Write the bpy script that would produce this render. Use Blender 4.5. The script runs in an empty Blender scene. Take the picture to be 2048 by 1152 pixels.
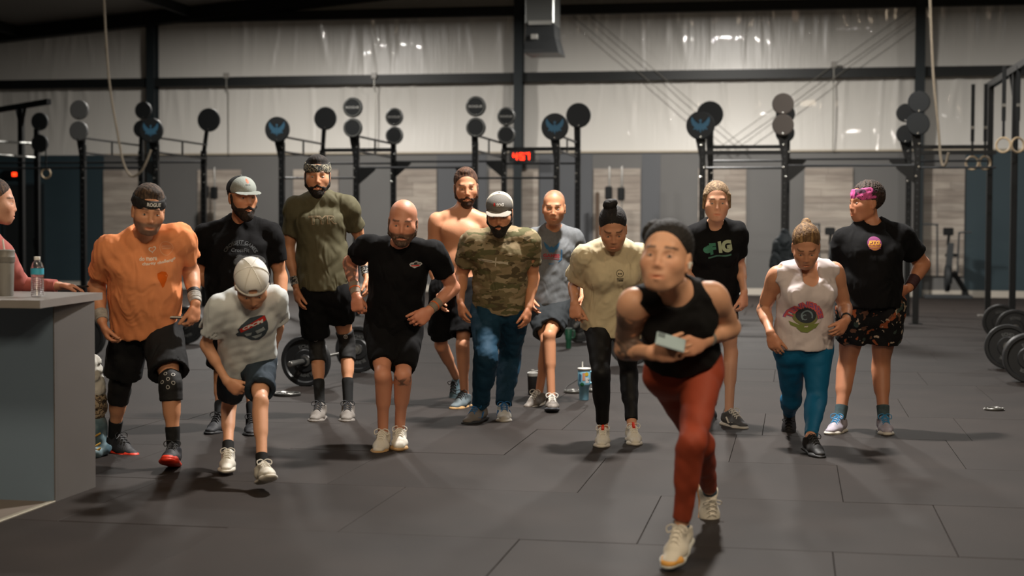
import bpy, bmesh, math, random, time
import numpy as np
from mathutils import Vector, Matrix
from mathutils.bvhtree import BVHTree
T0 = time.time()
C = bpy.context.scene.collection
SC = bpy.context.scene

# ------------------------------------------------------------------ camera
FPX, HCAM = 3100.0, 1.38
TH = math.atan(567 / FPX)          # the camera looks left of the building's long axis
PT = math.atan(116 / FPX)          # and slightly down
RO = 0.0037
VR = np.array([math.cos(TH), math.sin(TH), 0.0])
VF = np.array([-math.sin(TH) * math.cos(PT), math.cos(TH) * math.cos(PT), -math.sin(PT)])
VU = np.cross(VR, VF)
VR2 = VR * math.cos(RO) + VU * math.sin(RO)
VU2 = VU * math.cos(RO) - VR * math.sin(RO)
VR, VU = VR2, VU2
CP = np.array([0.0, 0.0, HCAM])
FH = np.array([-math.sin(TH), math.cos(TH), 0.0])     # horizontal forward
RH = np.array([math.cos(TH), math.sin(TH), 0.0])      # horizontal right
UP = np.array([0.0, 0.0, 1.0])

cam_d = bpy.data.cameras.new('camera'); cam = bpy.data.objects.new('camera', cam_d); C.objects.link(cam)
m = Matrix(((VR[0], VU[0], -VF[0], 0), (VR[1], VU[1], -VF[1], 0), (VR[2], VU[2], -VF[2], HCAM), (0, 0, 0, 1)))
cam.matrix_world = m
cam_d.sensor_width = 36; cam_d.lens = FPX / 2048 * 36
cam_d.dof.use_dof = True; cam_d.dof.focus_distance = 10.0; cam_d.dof.aperture_fstop = 1.9
cam_d.clip_end = 200
SC.camera = cam

def ray(px, py):
    return VF + (px - 1024) / FPX * VR + (576 - py) / FPX * VU
def W(px, py, d):
    "point seen at a picture position, d metres in front of the camera"
    return CP + ray(px, py) * d
def G(px, py, z=0.0):
    r = ray(px, py); t = (z - HCAM) / r[2]
    return CP + r * t
def onray(px, py, ref, L, sign):
    r = ray(px, py); o = CP - ref
    a = r @ r; b = 2 * (r @ o); c = o @ o - L * L
    D = b * b - 4 * a * c
    if D <= 0 or sign == 0: t = -b / (2 * a)
    else: t = (-b + sign * math.sqrt(D)) / (2 * a)
    return CP + r * t
def depth(p): return float((p - CP) @ VF)

# ------------------------------------------------------------------ world, lamps, exposure
SC.view_settings.view_transform = 'Standard'; SC.view_settings.look = 'None'
SC.view_settings.gamma = 1.0; SC.view_settings.use_curve_mapping = False
SC.view_settings.exposure = 0.0
wd = bpy.data.worlds.new('world'); SC.world = wd; wd.use_nodes = True
wd.node_tree.nodes['Background'].inputs[0].default_value = (0.7, 0.66, 0.6, 1)
wd.node_tree.nodes['Background'].inputs[1].default_value = 0.02

def camw(X, Y, z): return RH * X + FH * Y + UP * z
def lamp(name, loc, power, size, col, target=None, shape='DISK', spread=math.pi):
    l = bpy.data.lights.new(name, 'AREA'); l.shape = shape; l.size = size; l.energy = power; l.color = col; l.spread = spread
    o = bpy.data.objects.new(name, l); C.objects.link(o); o.location = Vector(loc)
    d = (Vector(target) - Vector(loc)) if target is not None else Vector((0, 0, -1))
    o.rotation_euler = d.to_track_quat('-Z', 'Y').to_euler()
    return o
WARM = (1.0, 0.80, 0.56); NEUT = (1.0, 0.95, 0.89); COOL = (0.82, 0.92, 1.0)
lamp('high_bay_or_fill_lamp', camw(1.0, 11.2, 5.6), 760, 0.4, NEUT)
lamp('high_bay_or_fill_lamp', camw(-5.2, 13.5, 5.8), 130, 0.5, NEUT)
lamp('high_bay_or_fill_lamp', camw(6.5, 13.5, 5.8), 90, 0.5, NEUT)
lamp('high_bay_or_fill_lamp', camw(-2.2, 4.8, 5.0), 90, 0.9, WARM)
lamp('high_bay_or_fill_lamp', camw(3.8, 4.6, 5.0), 130, 0.9, WARM)
lamp('high_bay_or_fill_lamp', camw(0.6, 0.3, 4.4), 75, 1.2, WARM, camw(0.3, 9, .9), spread=2.0)  # added soft fill near the camera, aimed at the faces; no fixture there
VW = 33.77
for u, pw in ((-10.3, 760), (-1.6, 900), (-19.5, 100), (7.8, 330)):
    lamp('high_bay_or_fill_lamp', (u, VW - 5.5, 6.0), pw, 0.6, NEUT)
for u, v, pw in ((-7.5, 20.5, 190), (1.5, 21, 210)):
    lamp('high_bay_or_fill_lamp', (u, v, 6.0), pw, 0.6, NEUT)

# ------------------------------------------------------------------ materials
def lin(c):
    if isinstance(c, str):
        c = tuple(int(c[i:i+2], 16) / 255 for i in (0, 2, 4))
    return tuple(((x + 0.055) / 1.055) ** 2.4 if x > 0.04045 else x / 12.92 for x in c)
MC = {}
def mat(name, col, rough=0.6, metal=0.0, bump=0.0, bscale=40.0, var=0.0, vscale=6.0, emit=0.0, fold=0.0, coat=0.0, trans=0.0, stretch=None, spec=0.5):
    if name in MC: return MC[name]
    M = bpy.data.materials.new(name); M.use_nodes = True; MC[name] = M
    nt = M.node_tree; b = nt.nodes['Principled BSDF']; c = lin(col)
    b.inputs['Base Color'].default_value = (*c, 1); b.inputs['Roughness'].default_value = rough
    b.inputs['Metallic'].default_value = metal
    b.inputs['Coat Weight'].default_value = coat; b.inputs['Specular IOR Level'].default_value = spec
    b.inputs['Transmission Weight'].default_value = trans
    if emit:
        b.inputs['Emission Color'].default_value = (*c, 1); b.inputs['Emission Strength'].default_value = emit
    if bump or var:
        tc = nt.nodes.new('ShaderNodeTexCoord'); mp = nt.nodes.new('ShaderNodeMapping')
        nt.links.new(tc.outputs['Object'], mp.inputs[0])
        if stretch: mp.inputs['Scale'].default_value = stretch
    if bump:
        n = nt.nodes.new('ShaderNodeTexNoise'); n.inputs['Scale'].default_value = bscale; n.inputs['Detail'].default_value = 4
        nt.links.new(mp.outputs[0], n.inputs['Vector'])
        bp = nt.nodes.new('ShaderNodeBump'); bp.inputs['Strength'].default_value = bump; bp.inputs['Distance'].default_value = 0.01
        nt.links.new(n.outputs[0], bp.inputs['Height']); nt.links.new(bp.outputs[0], b.inputs['Normal'])
        if fold:
            n4 = nt.nodes.new('ShaderNodeTexNoise'); n4.inputs['Scale'].default_value = 6.5; n4.inputs['Detail'].default_value = 3; n4.inputs['Distortion'].default_value = 1.6
            try: n4.noise_type = 'RIDGED_MULTIFRACTAL'
            except Exception: pass
            mp4 = nt.nodes.new('ShaderNodeMapping'); mp4.inputs['Rotation'].default_value = (.5, .35, .2); mp4.inputs['Scale'].default_value = (1.5, 1, .8)
            nt.links.new(tc.outputs['Object'], mp4.inputs[0]); nt.links.new(mp4.outputs[0], n4.inputs['Vector'])
            b4 = nt.nodes.new('ShaderNodeBump'); b4.inputs['Strength'].default_value = fold; b4.inputs['Distance'].default_value = 0.02
            nt.links.new(n4.outputs[0], b4.inputs['Height']); nt.links.new(b4.outputs[0], bp.inputs['Normal'])
    if var:
        n2 = nt.nodes.new('ShaderNodeTexNoise'); n2.inputs['Scale'].default_value = vscale; n2.inputs['Detail'].default_value = 5
        nt.links.new(mp.outputs[0], n2.inputs['Vector'])
        cr = nt.nodes.new('ShaderNodeValToRGB')
        cr.color_ramp.elements[0].position = 0.3; cr.color_ramp.elements[1].position = 0.7
        cr.color_ramp.elements[0].color = (*[x * (1 - var) for x in c], 1)
        cr.color_ramp.elements[1].color = (*[min(1, x * (1 + var)) for x in c], 1)
        nt.links.new(n2.outputs[0], cr.inputs[0]); nt.links.new(cr.outputs[0], b.inputs['Base Color'])
    return M
def ramp_mat(name, stops, scale=8.0, rough=0.8, detail=3, stretch=(1, 1, 1), dist=0.0, bump=0.0, const=True, kind='noise'):
    if name in MC: return MC[name]
    M = bpy.data.materials.new(name); M.use_nodes = True; MC[name] = M
    nt = M.node_tree; b = nt.nodes['Principled BSDF']; b.inputs['Roughness'].default_value = rough
    tc = nt.nodes.new('ShaderNodeTexCoord'); mp = nt.nodes.new('ShaderNodeMapping'); mp.inputs['Scale'].default_value = stretch
    nt.links.new(tc.outputs['Object'], mp.inputs[0])
    if kind == 'noise':
        n = nt.nodes.new('ShaderNodeTexNoise'); n.inputs['Scale'].default_value = scale; n.inputs['Detail'].default_value = detail
        n.inputs['Distortion'].default_value = dist; out = n.outputs[0]
    else:
        n = nt.nodes.new('ShaderNodeTexVoronoi'); n.inputs['Scale'].default_value = scale; out = n.outputs['Distance']
    nt.links.new(mp.outputs[0], n.inputs['Vector'])
    cr = nt.nodes.new('ShaderNodeValToRGB'); cr.color_ramp.interpolation = 'CONSTANT' if const else 'LINEAR'
    while len(cr.color_ramp.elements) < len(stops): cr.color_ramp.elements.new(0.5)
    for e, (p, c) in zip(cr.color_ramp.elements, stops):
        e.position = p; e.color = (*lin(c), 1)
    nt.links.new(out, cr.inputs[0]); nt.links.new(cr.outputs[0], b.inputs['Base Color'])
    if bump:
        n3 = nt.nodes.new('ShaderNodeTexNoise'); n3.inputs['Scale'].default_value = 60; nt.links.new(tc.outputs['Object'], n3.inputs['Vector'])
        bp = nt.nodes.new('ShaderNodeBump'); bp.inputs['Strength'].default_value = bump; bp.inputs['Distance'].default_value = .01
        nt.links.new(n3.outputs[0], bp.inputs['Height']); nt.links.new(bp.outputs[0], b.inputs['Normal'])
    return M
def layered_mat(name, base, layers, rough=.85, stretch=(1, 1, 1), bump=.12):
    "base colour with separate irregular patches: (colour, scale, threshold, seed)"
    if name in MC: return MC[name]
    M = mat(name, base, rough, bump=bump, bscale=260, fold=.45, spec=.3); nt = M.node_tree; bs = nt.nodes['Principled BSDF']
    tc = nt.nodes.new('ShaderNodeTexCoord'); prev = None
    for col, sc, th, seed in layers:
        mp = nt.nodes.new('ShaderNodeMapping'); mp.inputs['Location'].default_value = (seed * 3.1, seed * 1.7, seed * 2.3); mp.inputs['Scale'].default_value = stretch
        n = nt.nodes.new('ShaderNodeTexNoise'); n.inputs['Scale'].default_value = sc; n.inputs['Detail'].default_value = 2.5; n.inputs['Roughness'].default_value = .45
        g_ = nt.nodes.new('ShaderNodeMath'); g_.operation = 'GREATER_THAN'; g_.inputs[1].default_value = th
        mx = nt.nodes.new('ShaderNodeMix'); mx.data_type = 'RGBA'; mx.inputs[7].default_value = (*lin(col), 1)
        if prev is None: mx.inputs[6].default_value = (*lin(base), 1)
        else: nt.links.new(prev, mx.inputs[6])
        nt.links.new(tc.outputs['Object'], mp.inputs[0]); nt.links.new(mp.outputs[0], n.inputs['Vector']); nt.links.new(n.outputs[0], g_.inputs[0]); nt.links.new(g_.outputs[0], mx.inputs[0]); prev = mx.outputs[2]
    nt.links.new(prev, bs.inputs['Base Color']); return M
def vcol_mat(name, rough=0.5, bump=0.15, bscale=90):
    if name in MC: return MC[name]
    M = mat(name, (0.5, 0.5, 0.5), rough, bump=bump, bscale=bscale)
    nt = M.node_tree; a = nt.nodes.new('ShaderNodeVertexColor'); a.layer_name = 'tone'
    nt.links.new(a.outputs[0], nt.nodes['Principled BSDF'].inputs['Base Color'])
    return M

# ------------------------------------------------------------------ object helpers
def tag(o, label=None, cat=None, group=None, kind=None):
    if label: o['label'] = label
    if cat: o['category'] = cat
    if group: o['group'] = group
    if kind: o['kind'] = kind
    return o
def empty(name, loc, label=None, cat=None, group=None, rz=0.0, kind=None):
    o = bpy.data.objects.new(name, None); C.objects.link(o); o.location = Vector(loc); o.rotation_euler = (0, 0, rz)
    o.empty_display_size = 0.1
    return tag(o, label, cat, group, kind)
def link_mesh(name, me, mt, parent=None, off=None):
    o = bpy.data.objects.new(name, me); C.objects.link(o)
    if mt: me.materials.append(mt)
    if parent: o.parent = parent
    return o
def base_of(parent):
    p = Vector((0, 0, 0))
    while parent is not None:
        p += parent.location; parent = parent.parent
    return np.array(p)
def from_arrays(name, V, F, mt, parent=None, world=False, smooth=True, label=None, col=None):
    "V in parent coordinates, or in world coordinates if world"
    V = np.asarray(V, dtype=np.float32)
    if world and parent is not None: V = V - base_of(parent).astype(np.float32)
    me = bpy.data.meshes.new(name)
    if isinstance(F, np.ndarray):
        nf, k = F.shape
        me.vertices.add(len(V)); me.vertices.foreach_set('co', V.ravel())
        me.loops.add(nf * k); me.loops.foreach_set('vertex_index', F.astype(np.int32).ravel())
        me.polygons.add(nf); me.polygons.foreach_set('loop_start', np.arange(0, nf * k, k, dtype=np.int32))
        me.polygons.foreach_set('loop_total', np.full(nf, k, dtype=np.int32))
        me.update(calc_edges=True)
    else:
        me.from_pydata([tuple(map(float, v)) for v in V], [], F); me.update()
    if smooth: me.polygons.foreach_set('use_smooth', np.ones(len(me.polygons), dtype=bool))
    if col is not None:
        at = me.color_attributes.new('tone', 'FLOAT_COLOR', 'POINT')
        at.data.foreach_set('color', np.concatenate([col, np.ones((len(col), 1))], 1).astype(np.float32).ravel())
    o = link_mesh(name, me, mt, parent)
    if label: o['label'] = label
    return o
class B:
    "collects boxes, tubes and lathes in one mesh"
    def __init__(s): s.V = []; s.F = []
    def add(s, V, F):
        n = len(s.V); s.V += [tuple(map(float, v)) for v in V]; s.F += [tuple(i + n for i in f) for f in F]; return s
    def box(s, lo, hi, R=None, c=None, bev=0.0):
        x0, y0, z0 = lo; x1, y1, z1 = hi
        if bev > 0:
            V = []; b = bev
            for z, i in ((z0, b), (z0 + b, 0), (z1 - b, 0), (z1, b)):
                q = b
                xa, xb, ya, yb = x0 + i, x1 - i, y0 + i, y1 - i
                V += [(xa + q, ya, z), (xb - q, ya, z), (xb, ya + q, z), (xb, yb - q, z), (xb - q, yb, z), (xa + q, yb, z), (xa, yb - q, z), (xa, ya + q, z)]
            F = [tuple(range(7, -1, -1)), tuple(range(24, 32))]
            for k in range(3):
                for j in range(8): F.append((k*8+j, k*8+(j+1) % 8, (k+1)*8+(j+1) % 8, (k+1)*8+j))
        else:
            V = [(x0,y0,z0),(x1,y0,z0),(x1,y1,z0),(x0,y1,z0),(x0,y0,z1),(x1,y0,z1),(x1,y1,z1),(x0,y1,z1)]
            F = [(3,2,1,0),(4,5,6,7),(0,1,5,4),(1,2,6,5),(2,3,7,6),(3,0,4,7)]
        if R is not None: V = [tuple(np.asarray(c) + R @ np.array(v)) for v in V]
        return s.add(V, F)
    def beam(s, a, b, w, h, up=(0, 0, 1), bev=0.0):
        a = np.array(a, float); b = np.array(b, float); d = b - a; L = np.linalg.norm(d); d /= L
        u = np.array(up, float)
        if abs(d @ u) > .95: u = np.array((0, 1., 0)) if abs(d[1]) < .9 else np.array((1., 0, 0))
        sx = np.cross(d, u); sx /= np.linalg.norm(sx); u = np.cross(sx, d)
        return s.box((0, -w/2, -h/2), (L, w/2, h/2), np.stack([d, -sx, u], 1) if False else np.stack([d, np.cross(u, d), u], 1), a, bev)
    def tube(s, pts, r, n=10, cap=True):
        pts = [np.array(p, float) for p in pts]; m = len(pts)
        rr = r if hasattr(r, '__len__') else [r] * m
        V = []; F = []; prev = None
        for i, p in enumerate(pts):
            t = pts[min(i+1, m-1)] - pts[max(i-1, 0)]; t = t / (np.linalg.norm(t) + 1e-9)
            if prev is None:
                x = np.cross(t, (0, 0, 1.)) if abs(t[2]) < .9 else np.cross(t, (0, 1., 0))
            else: x = prev - t * (prev @ t)
            x /= np.linalg.norm(x); prev = x; y = np.cross(t, x)
            for j in range(n):
                a = 2 * math.pi * j / n; V.append(p + rr[i] * (x * math.cos(a) + y * math.sin(a)))
        for i in range(m - 1):
            for j in range(n): F.append((i*n+j, i*n+(j+1) % n, (i+1)*n+(j+1) % n, (i+1)*n+j))
        if cap: F += [tuple(range(n-1, -1, -1)), tuple(range((m-1)*n, m*n))]
        return s.add(V, F)
    def lathe(s, prof, n=32, c=(0, 0, 0), ax=(0, 0, 1.), closed=False):
        "prof: (radius, height) pairs turned about the axis"
        ax = np.array(ax, float); ax /= np.linalg.norm(ax); c = np.array(c, float)
        x = np.cross(ax, (0, 0, 1.)) if abs(ax[2]) < .9 else np.cross(ax, (0, 1., 0)); x /= np.linalg.norm(x); y = np.cross(ax, x)
        V = []; F = []; m = len(prof)
        for r, h in prof:
            for j in range(n):
                a = 2*math.pi*j/n; V.append(c + ax*h + r*(x*math.cos(a)+y*math.sin(a)))
        for i in range(m if closed else m-1):
            k = (i+1) % m
            for j in range(n): F.append((i*n+j, i*n+(j+1) % n, k*n+(j+1) % n, k*n+j))
        if not closed:
            if prof[0][0] > 1e-6: F.append(tuple(range(n-1, -1, -1)))
            if prof[-1][0] > 1e-6: F.append(tuple(range((m-1)*n, m*n)))
        return s.add(V, F)
    def torus(s, c, ax, R, r, n=36, k=10):
        return s.lathe([(R + r*math.cos(2*math.pi*i/k), r*math.sin(2*math.pi*i/k)) for i in range(k)], n, c, ax, True)
    def build(s, name, mt, parent=None, world=False, smooth=False, label=None):
        o = from_arrays(name, s.V, s.F, mt, parent, world, smooth=False, label=label)
        if smooth:
            me = o.data; bm = bmesh.new(); bm.from_mesh(me)
            for f in bm.faces: f.smooth = True
            for e in bm.edges:
                if len(e.link_faces) == 2 and e.calc_face_angle(0) > 0.6: e.smooth = False
            bm.to_mesh(me); bm.free()
        return o
def copy_tree(o, parent=None):
    c = o.copy(); C.objects.link(c); c.parent = parent
    for ch in list(o.children): copy_tree(ch, c)
    return c

# ------------------------------------------------------------------ flat print projected on a surface
FC = {}
def text_shape(s, bold=0.0):
    if (s, bold) in FC: return FC[(s, bold)]
    cu = bpy.data.curves.new('t', 'FONT'); cu.body = s; cu.align_x = 'CENTER'; cu.align_y = 'CENTER'; cu.size = 1; cu.offset = bold; cu.resolution_u = 3
    o = bpy.data.objects.new('t', cu); C.objects.link(o)
    dg = bpy.context.evaluated_depsgraph_get(); me = bpy.data.meshes.new_from_object(o.evaluated_get(dg))
    bpy.data.objects.remove(o); bpy.data.curves.remove(cu)
    V = np.array([v.co[:2] for v in me.vertices]); F = [tuple(p.vertices) for p in me.polygons]
    bpy.data.meshes.remove(me)
    FC[(s, bold)] = (V, F); return V, F
def txt(s, x, y, h, w=None, rot=0.0, bold=0.02, arc=None, shear=0.0):
    "letters of height h centred at x, y; arc bends them on a circle of that radius"
    V, F = text_shape(s, bold); V = V.copy()
    c = (V.max(0) + V.min(0)) / 2; e = V.max(0) - V.min(0); V = (V - c)
    V = V * (h / e[1]); V[:, 0] += shear * V[:, 1]
    if w: V[:, 0] *= w / (e[0] * h / e[1])
    if arc:
        a = V[:, 0] / arc; r = arc + V[:, 1]; V = np.stack([r * np.sin(a), r * np.cos(a) - arc], 1)
    ca, sa = math.cos(rot), math.sin(rot)
    V = np.stack([V[:, 0]*ca - V[:, 1]*sa + x, V[:, 0]*sa + V[:, 1]*ca + y], 1)
    return V, F
def poly(pts): return np.array(pts, float), [tuple(range(len(pts)))]
def disc(x, y, rx, ry=None, n=24, a0=0.0):
    ry = ry or rx
    return poly([(x + rx*math.cos(a0 + 2*math.pi*i/n), y + ry*math.sin(a0 + 2*math.pi*i/n)) for i in range(n)])
def ringshape(x, y, r0, r1, n=24, a0=0.0, a1=2*math.pi):
    V = []; F = []
    for i in range(n+1):
        a = a0 + (a1-a0)*i/n; V += [(x+r0*math.cos(a), y+r0*math.sin(a)), (x+r1*math.cos(a), y+r1*math.sin(a))]
    for i in range(n): F.append((2*i, 2*i+1, 2*i+3, 2*i+2))
    return np.array(V), F
def decal(name, target, shape, o, rx, uy, mt, parent=None, lift=0.002, cell=0.02, reach=0.3, label=None):
    "projects a flat shape along its normal on to a mesh object and links it as print"
    bm = bmesh.new(); V, F = shape
    vs = [bm.verts.new((v[0], v[1], 0)) for v in V]
    for f in F:
        try: bm.faces.new([vs[i] for i in f])
        except ValueError: pass
    bmesh.ops.triangulate(bm, faces=bm.faces[:])
    lo = V.min(0); hi = V.max(0)
    for ax, nn in ((0, (1, 0, 0)), (1, (0, 1, 0))):
        x = lo[ax] + cell
        while x < hi[ax] - 1e-4:
            co = [0, 0, 0]; co[ax] = x
            bmesh.ops.bisect_plane(bm, geom=bm.verts[:] + bm.edges[:] + bm.faces[:], plane_co=co, plane_no=nn); x += cell
    bvh = target if isinstance(target, BVHTree) else obj_bvh(target)
    rx = np.array(rx, float); rx /= np.linalg.norm(rx); uy = np.array(uy, float); uy -= rx * (uy @ rx); uy /= np.linalg.norm(uy)
    n = np.cross(rx, uy); o = np.array(o, float); dead = []
    for v in bm.verts:
        p = o + rx * v.co[0] + uy * v.co[1] + n * reach
        h = bvh.ray_cast(Vector(p), Vector(-n), reach * 2.2)
        if h[0] is None: dead.append(v); continue
        v.co = h[0] + Vector(n) * lift
    bmesh.ops.delete(bm, geom=dead, context='VERTS')
    if not bm.faces: bm.free(); return None
    off = Vector(base_of(parent)) if parent else Vector((0, 0, 0))
    bmesh.ops.translate(bm, verts=bm.verts[:], vec=-off)
    me = bpy.data.meshes.new(name); bm.to_mesh(me); bm.free()
    ob = link_mesh(name, me, mt, parent)
    if label: ob['label'] = label
    return ob
def obj_bvh(ob):
    me = ob.data; off = base_of(ob.parent)
    n = len(me.vertices); a = np.empty(n*3, np.float32); me.vertices.foreach_get('co', a); a = a.reshape(-1, 3) + off
    return BVHTree.FromPolygons(a.tolist(), [tuple(p.vertices) for p in me.polygons])

# ------------------------------------------------------------------ implicit surfaces for bodies and clothes
def unit(v): v = np.asarray(v, float); return v / (np.linalg.norm(v) + 1e-12)
class Prim: pass
def cone(a, b, ra, rb, k=0.02, op='+', flat=None, caps=()):
    p = Prim(); a = np.asarray(a, float); b = np.asarray(b, float); p.k = k; p.op = op
    R = max(ra, rb)
    if flat is not None:
        n = unit(flat[0]); f = flat[1]; S = np.eye(3) + np.outer(n, n) * (1/f - 1)
    else: S = None; f = 1
    ba = b - a
    if S is not None: ba = S @ ba
    bb = max(ba @ ba, 1e-9)
    RR = R * max(1, f)
    p.lo = np.minimum(a, b) - RR; p.hi = np.maximum(a, b) + RR
    def fn(X, Y, Z):
        x, y, z = X - a[0], Y - a[1], Z - a[2]
        if S is not None:
            x, y, z = S[0,0]*x+S[0,1]*y+S[0,2]*z, S[1,0]*x+S[1,1]*y+S[1,2]*z, S[2,0]*x+S[2,1]*y+S[2,2]*z
        h = np.clip((x*ba[0]+y*ba[1]+z*ba[2]) / bb, 0, 1)
        d = np.sqrt((x-ba[0]*h)**2 + (y-ba[1]*h)**2 + (z-ba[2]*h)**2) - (ra + (rb-ra)*h)
        if f < 1: d = d * (0.5 + 0.5*f)
        for q, n in caps:
            n = unit(n); d = np.maximum(d, (X-q[0])*n[0] + (Y-q[1])*n[1] + (Z-q[2])*n[2])
        return d
    p.f = fn; return p
def ell(c, A, r, k=0.02, op='+', caps=()):
    "A: columns are the axes"
    p = Prim(); c = np.asarray(c, float); r = np.asarray(r, float); p.k = k; p.op = op
    e = np.sqrt(((A * r) ** 2).sum(1)); p.lo = c - e; p.hi = c + e
    M = A.T
    def fn(X, Y, Z):
        x, y, z = X - c[0], Y - c[1], Z - c[2]
        u = (M[0,0]*x+M[0,1]*y+M[0,2]*z) / r[0]; v = (M[1,0]*x+M[1,1]*y+M[1,2]*z) / r[1]; w = (M[2,0]*x+M[2,1]*y+M[2,2]*z) / r[2]
        k0 = np.sqrt(u*u+v*v+w*w); k1 = np.sqrt((u/r[0])**2+(v/r[1])**2+(w/r[2])**2)
        d = k0*(k0-1)/(k1+1e-9)
        for q, n in caps:
            n = unit(n); d = np.maximum(d, (X-q[0])*n[0] + (Y-q[1])*n[1] + (Z-q[2])*n[2])
        return d
    p.f = fn; return p
def wrinkle(seed, amp=0.003, wl=(0.05, 0.14), n=6, bias=None):
    rs = np.random.RandomState(seed); ks = []
    for i in range(n):
        d = rs.normal(size=3)
        if bias is not None: d = d - np.asarray(bias) * (d @ np.asarray(bias)) * 0.75
        ks.append((unit(d) * 2 * math.pi / rs.uniform(*wl), rs.uniform(0, 6.28)))
    def fn(x, y, z):
        q = 0.03 * np.sin(x*21 + seed) ; r = 0.03 * np.sin(z*17 + y*9 + seed*2)
        s = 0
        for k, ph in ks:
            s = s + 1 - 2*np.abs(np.sin(0.5*(k[0]*(x+r) + k[1]*(y+q) + k[2]*(z+q) + ph)))**1.0 - 0.27
        return amp * s * 0.6
    return fn
def axis(lo, hi, h, fine=()):
    out = [lo]; x = lo
    while x < hi:
        s = h
        for a, b, hf in fine:
            if a <= x <= b: s = min(s, hf)
        x += s; out.append(x)
    return np.array(out)
def mesh_sdf(prims, h=0.007, zfine=(), xfine=(), noise=None, band=0.02):
    lo = np.min([p.lo for p in prims if p.op == '+'], 0) - 0.025; hi = np.max([p.hi for p in prims if p.op == '+'], 0) + 0.025
    xs, ys, zs = axis(lo[0], hi[0], h, xfine), axis(lo[1], hi[1], h, ()), axis(lo[2], hi[2], h, zfine)
    D = np.full((len(xs), len(ys), len(zs)), 0.06, np.float32)
    for p in prims:
        mg = p.k + 0.022
        i0, i1 = np.searchsorted(xs, p.lo[0]-mg), np.searchsorted(xs, p.hi[0]+mg)
        j0, j1 = np.searchsorted(ys, p.lo[1]-mg), np.searchsorted(ys, p.hi[1]+mg)
        k0, k1 = np.searchsorted(zs, p.lo[2]-mg), np.searchsorted(zs, p.hi[2]+mg)
        if i1 <= i0 or j1 <= j0 or k1 <= k0: continue
        X = xs[i0:i1, None, None].astype(np.float32); Y = ys[None, j0:j1, None].astype(np.float32); Z = zs[None, None, k0:k1].astype(np.float32)
        d = p.f(X, Y, Z); a = D[i0:i1, j0:j1, k0:k1]; k = p.k
        if p.op == '+':
            hh = np.maximum(k - np.abs(a - d), 0) / k; D[i0:i1, j0:j1, k0:k1] = np.minimum(a, d) - hh*hh*k*0.25
        else:
            hh = np.maximum(k - np.abs(a + d), 0) / k; D[i0:i1, j0:j1, k0:k1] = np.maximum(a, -d) + hh*hh*k*0.25
    if noise is not None:
        ii = np.nonzero(np.abs(D) < band)
        D[ii] += noise(xs[ii[0]], ys[ii[1]], zs[ii[2]])
    return surface_nets(D, xs, ys, zs)
def surface_nets(D, xs, ys, zs):
    s = D < 0
    nx, ny, nz = D.shape
    c = s[:-1,:-1,:-1].astype(np.int8)
    for a in (0, 1):
        for b in (0, 1):
            for e in (0, 1):
                if a or b or e: c = c + s[a:nx-1+a, b:ny-1+b, e:nz-1+e]
    act = (c > 0) & (c < 8)
    I, J, K = np.nonzero(act); n = len(I)
    vid = np.full(act.shape, -1, np.int32); vid[I, J, K] = np.arange(n)
    P = np.zeros((n, 3)); cnt = np.zeros(n)
    cor = {}
    for a in (0, 1):
        for b in (0, 1):
            for e in (0, 1): cor[(a, b, e)] = D[I+a, J+b, K+e].astype(np.float64)
    for ax in range(3):
        for u in (0, 1):
            for v in (0, 1):
                q0 = [0, 0, 0]; q1 = [0, 0, 0]; o = [i for i in range(3) if i != ax]
                q0[o[0]] = q1[o[0]] = u; q0[o[1]] = q1[o[1]] = v; q1[ax] = 1
                d0, d1 = cor[tuple(q0)], cor[tuple(q1)]
                cr = (d0 < 0) != (d1 < 0)
                t = np.where(cr, d0 / np.where(cr, d0 - d1, 1), 0)
                pt = np.zeros((n, 3)); pt[:, o[0]] = u; pt[:, o[1]] = v; pt[:, ax] = t
                P += pt * cr[:, None]; cnt += cr
    P /= cnt[:, None]
    V = np.empty((n, 3))
    for ax, (g, idx) in enumerate(((xs, I), (ys, J), (zs, K))): V[:, ax] = g[idx] + P[:, ax] * (g[idx+1] - g[idx])
    F = []
    # edges along each axis
    for ax in range(3):
        sl0 = [slice(None)]*3; sl1 = [slice(None)]*3
        sl0[ax] = slice(0, -1); sl1[ax] = slice(1, None)
        o = [i for i in range(3) if i != ax]
        for q in o: sl0[q] = slice(1, -1); sl1[q] = slice(1, -1)
        a, b = s[tuple(sl0)], s[tuple(sl1)]
        cr = np.nonzero(a != b)
        if len(cr[0]) == 0: continue
        ix = [cr[0].copy(), cr[1].copy(), cr[2].copy()]
        for q in o: ix[q] = ix[q] + 1
        def cell(du, dv):
            jj = [ix[0], ix[1], ix[2]]; jj = list(jj); jj[o[0]] = jj[o[0]] - du; jj[o[1]] = jj[o[1]] - dv
            return vid[jj[0], jj[1], jj[2]]
        f = np.stack([cell(1, 1), cell(0, 1), cell(0, 0), cell(1, 0)], 1)
        inside_first = a[cr]
        flip = inside_first if ax != 1 else ~inside_first
        f[~flip] = f[~flip][:, ::-1]
        F.append(f)
    F = np.concatenate(F); F = F[(F >= 0).all(1)]
    # one relaxing pass
    acc = np.zeros_like(V); nn = np.zeros(len(V))
    for a, b in ((0, 1), (1, 2), (2, 3), (3, 0)):
        for q in range(3): acc[:, q] += np.bincount(F[:, a], V[F[:, b], q], len(V)) + np.bincount(F[:, b], V[F[:, a], q], len(V))
        nn += np.bincount(F[:, a], minlength=len(V)) + np.bincount(F[:, b], minlength=len(V))
    V = V * 0.55 + 0.45 * acc / np.maximum(nn, 1)[:, None]
    return V, F
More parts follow.
